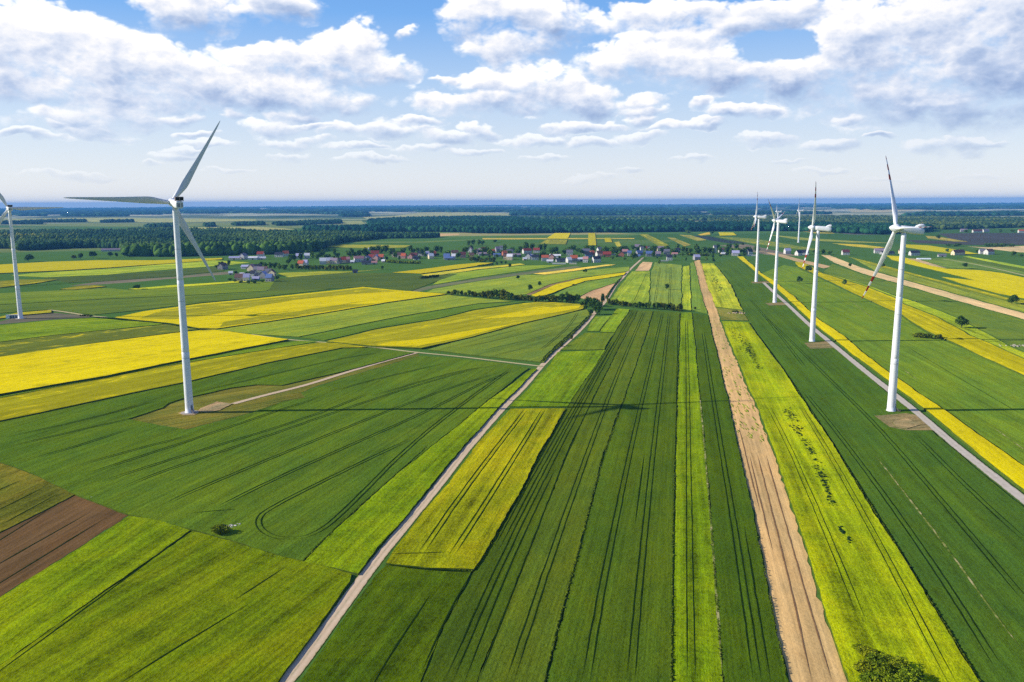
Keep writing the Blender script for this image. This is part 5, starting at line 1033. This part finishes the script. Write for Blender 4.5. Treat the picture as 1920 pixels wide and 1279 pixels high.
hx, hy = azel(1462, 88); q = t.vmath('MULTIPLY', t.vmath('SUBTRACT', PW, (hx, hy, 0)), (FPX / 95, FPX / 30, 0))
hole = t.math('MAXIMUM', t.math('SUBTRACT', 1.0, t.vmath('DOT_PRODUCT', q, q)), 0.0)
dens = t.math('MULTIPLY_ADD', hole, -1.15, dens)
shade = t.math('DIVIDE', ss, t.math('ADD', sw, 0.06))
PS = t.vmath('ADD', P, (-0.010, 0.012, 0)); PS2 = t.vmath('ADD', P, (-0.005, 0.005, 0))
lowf = t.rng(el, 0.05, 0.15, 1.0, 0.55)
def billow(Pv):
    r = None
    for sc_, w_ in ((15, .50), (33, .32), (70, .20), (150, .12)):
        n_ = t.math('ABSOLUTE', t.math('MULTIPLY_ADD', t.noise(t.mapping(Pv, (sc_, 0, 0), sc=(1, 1.35, 1)), sc_, 0.0, 0.5), 2.0, -1.0))
        r = t.math('MULTIPLY', n_, w_) if r is None else t.math('MULTIPLY_ADD', n_, w_, r)
    return r
def fbm(Pv): return t.noise(t.mapping(Pv, sc=(1, 1.9, 1)), 15, 7, 0.56)
B0, B1, f0, f1 = billow(P), billow(PS2), fbm(P), fbm(PS)
d2 = t.math('MULTIPLY_ADD', t.math('SUBTRACT', f0, 0.5), 2.3, t.math('SUBTRACT', dens, 0.16))
d2 = t.math('MULTIPLY_ADD', t.math('SUBTRACT', B0, 0.25), 1.7, d2)
relief = t.math('MULTIPLY_ADD', t.math('SUBTRACT', B0, B1), 0.9, t.math('MULTIPLY', t.math('SUBTRACT', f0, f1), 1.7))
# a generic broken cloud deck elsewhere around the sky (outside this view)
el_c = t.math('MAXIMUM', sx.outputs[2], 0.03)
pl = t.vmath('SCALE', dirv); sc_n = pl.node; t.put(sc_n.inputs[3], t.math('DIVIDE', 1.0, el_c))
gen = t.math('MULTIPLY', t.math('SUBTRACT', t.noise(pl, 1.1, 5, 0.55), 0.56), 9.0)
inview = t.math('MULTIPLY', t.rng(t.math('ABSOLUTE', az), 0.66, 0.80, 1, 0), t.rng(el, 0.24, 0.34, 1, 0))
d2 = t.math('ADD', t.math('MULTIPLY', d2, inview), t.math('MULTIPLY', gen, t.math('SUBTRACT', 1.0, inview)))
wid = t.rng(shade, -0.35, 0.45, 1.2, 0.42)
alpha = t.rng(t.math('DIVIDE', t.math('ADD', d2, 0.20), wid), 0, 1, 0, 1, 'SMOOTHSTEP')
thin = t.rng(d2, 0.0, 1.1, 0.35, -0.1)
lit = t.math('ADD', t.math('MULTIPLY_ADD', shade, 0.95, 0.53), t.math('ADD', relief, thin), clamp=True)
# right side of the sky is greyer
lit = t.math('SUBTRACT', lit, t.rng(az, 0.18, 0.52, 0.0, 0.24), clamp=True)
ccol = t.ramp(lit, [(0.0, rgb(146, 168, 206)), (0.28, rgb(178, 194, 222)), (0.55, rgb(214, 221, 236)), (0.82, rgb(244, 243, 245)), (1.0, (1, 1, 1, 1))])
grad = t.ramp(t.rng(el, -0.02, 0.60, 0, 1), [(0.0, rgb(244, 243, 244)), (0.05, rgb(240, 241, 244)), (0.13, rgb(218, 229, 244)), (0.25, rgb(178, 207, 243)), (0.37, rgb(116, 174, 240)), (0.60, rgb(64, 124, 214)), (1.0, rgb(36, 84, 168))])
nis = scale_col(t, sky.outputs[0], 0.10)
base = t.mix(0.22, grad, nis)
# distant cloud fades into the horizon haze
fade = t.rng(el, 0.0, 0.13, 0.10, 1.0, 'SMOOTHSTEP')
skycol = t.mix(t.math('MULTIPLY', alpha, fade), base, ccol)
t.put(bg.inputs[0], skycol); bg.inputs[1].default_value = 0.80
w.node_tree.links.new(bg.outputs[0], out.inputs[0])
w.cycles.sampling_method = 'MANUAL'; w.cycles.sample_map_resolution = 512

# ------------------------------------------------------------------ render settings
SC.view_settings.view_transform = 'Standard'; SC.view_settings.look = 'None'; SC.view_settings.gamma = 1.0; SC.view_settings.exposure = 0.5
SC.view_settings.use_curve_mapping = False
cy = SC.cycles
cy.max_bounces = 4; cy.diffuse_bounces = 2; cy.glossy_bounces = 1; cy.transmission_bounces = 1; cy.volume_bounces = 0; cy.transparent_max_bounces = 4
cy.use_denoising = False
cy.caustics_reflective = False; cy.caustics_refractive = False
cy.sample_clamp_indirect = 4.0
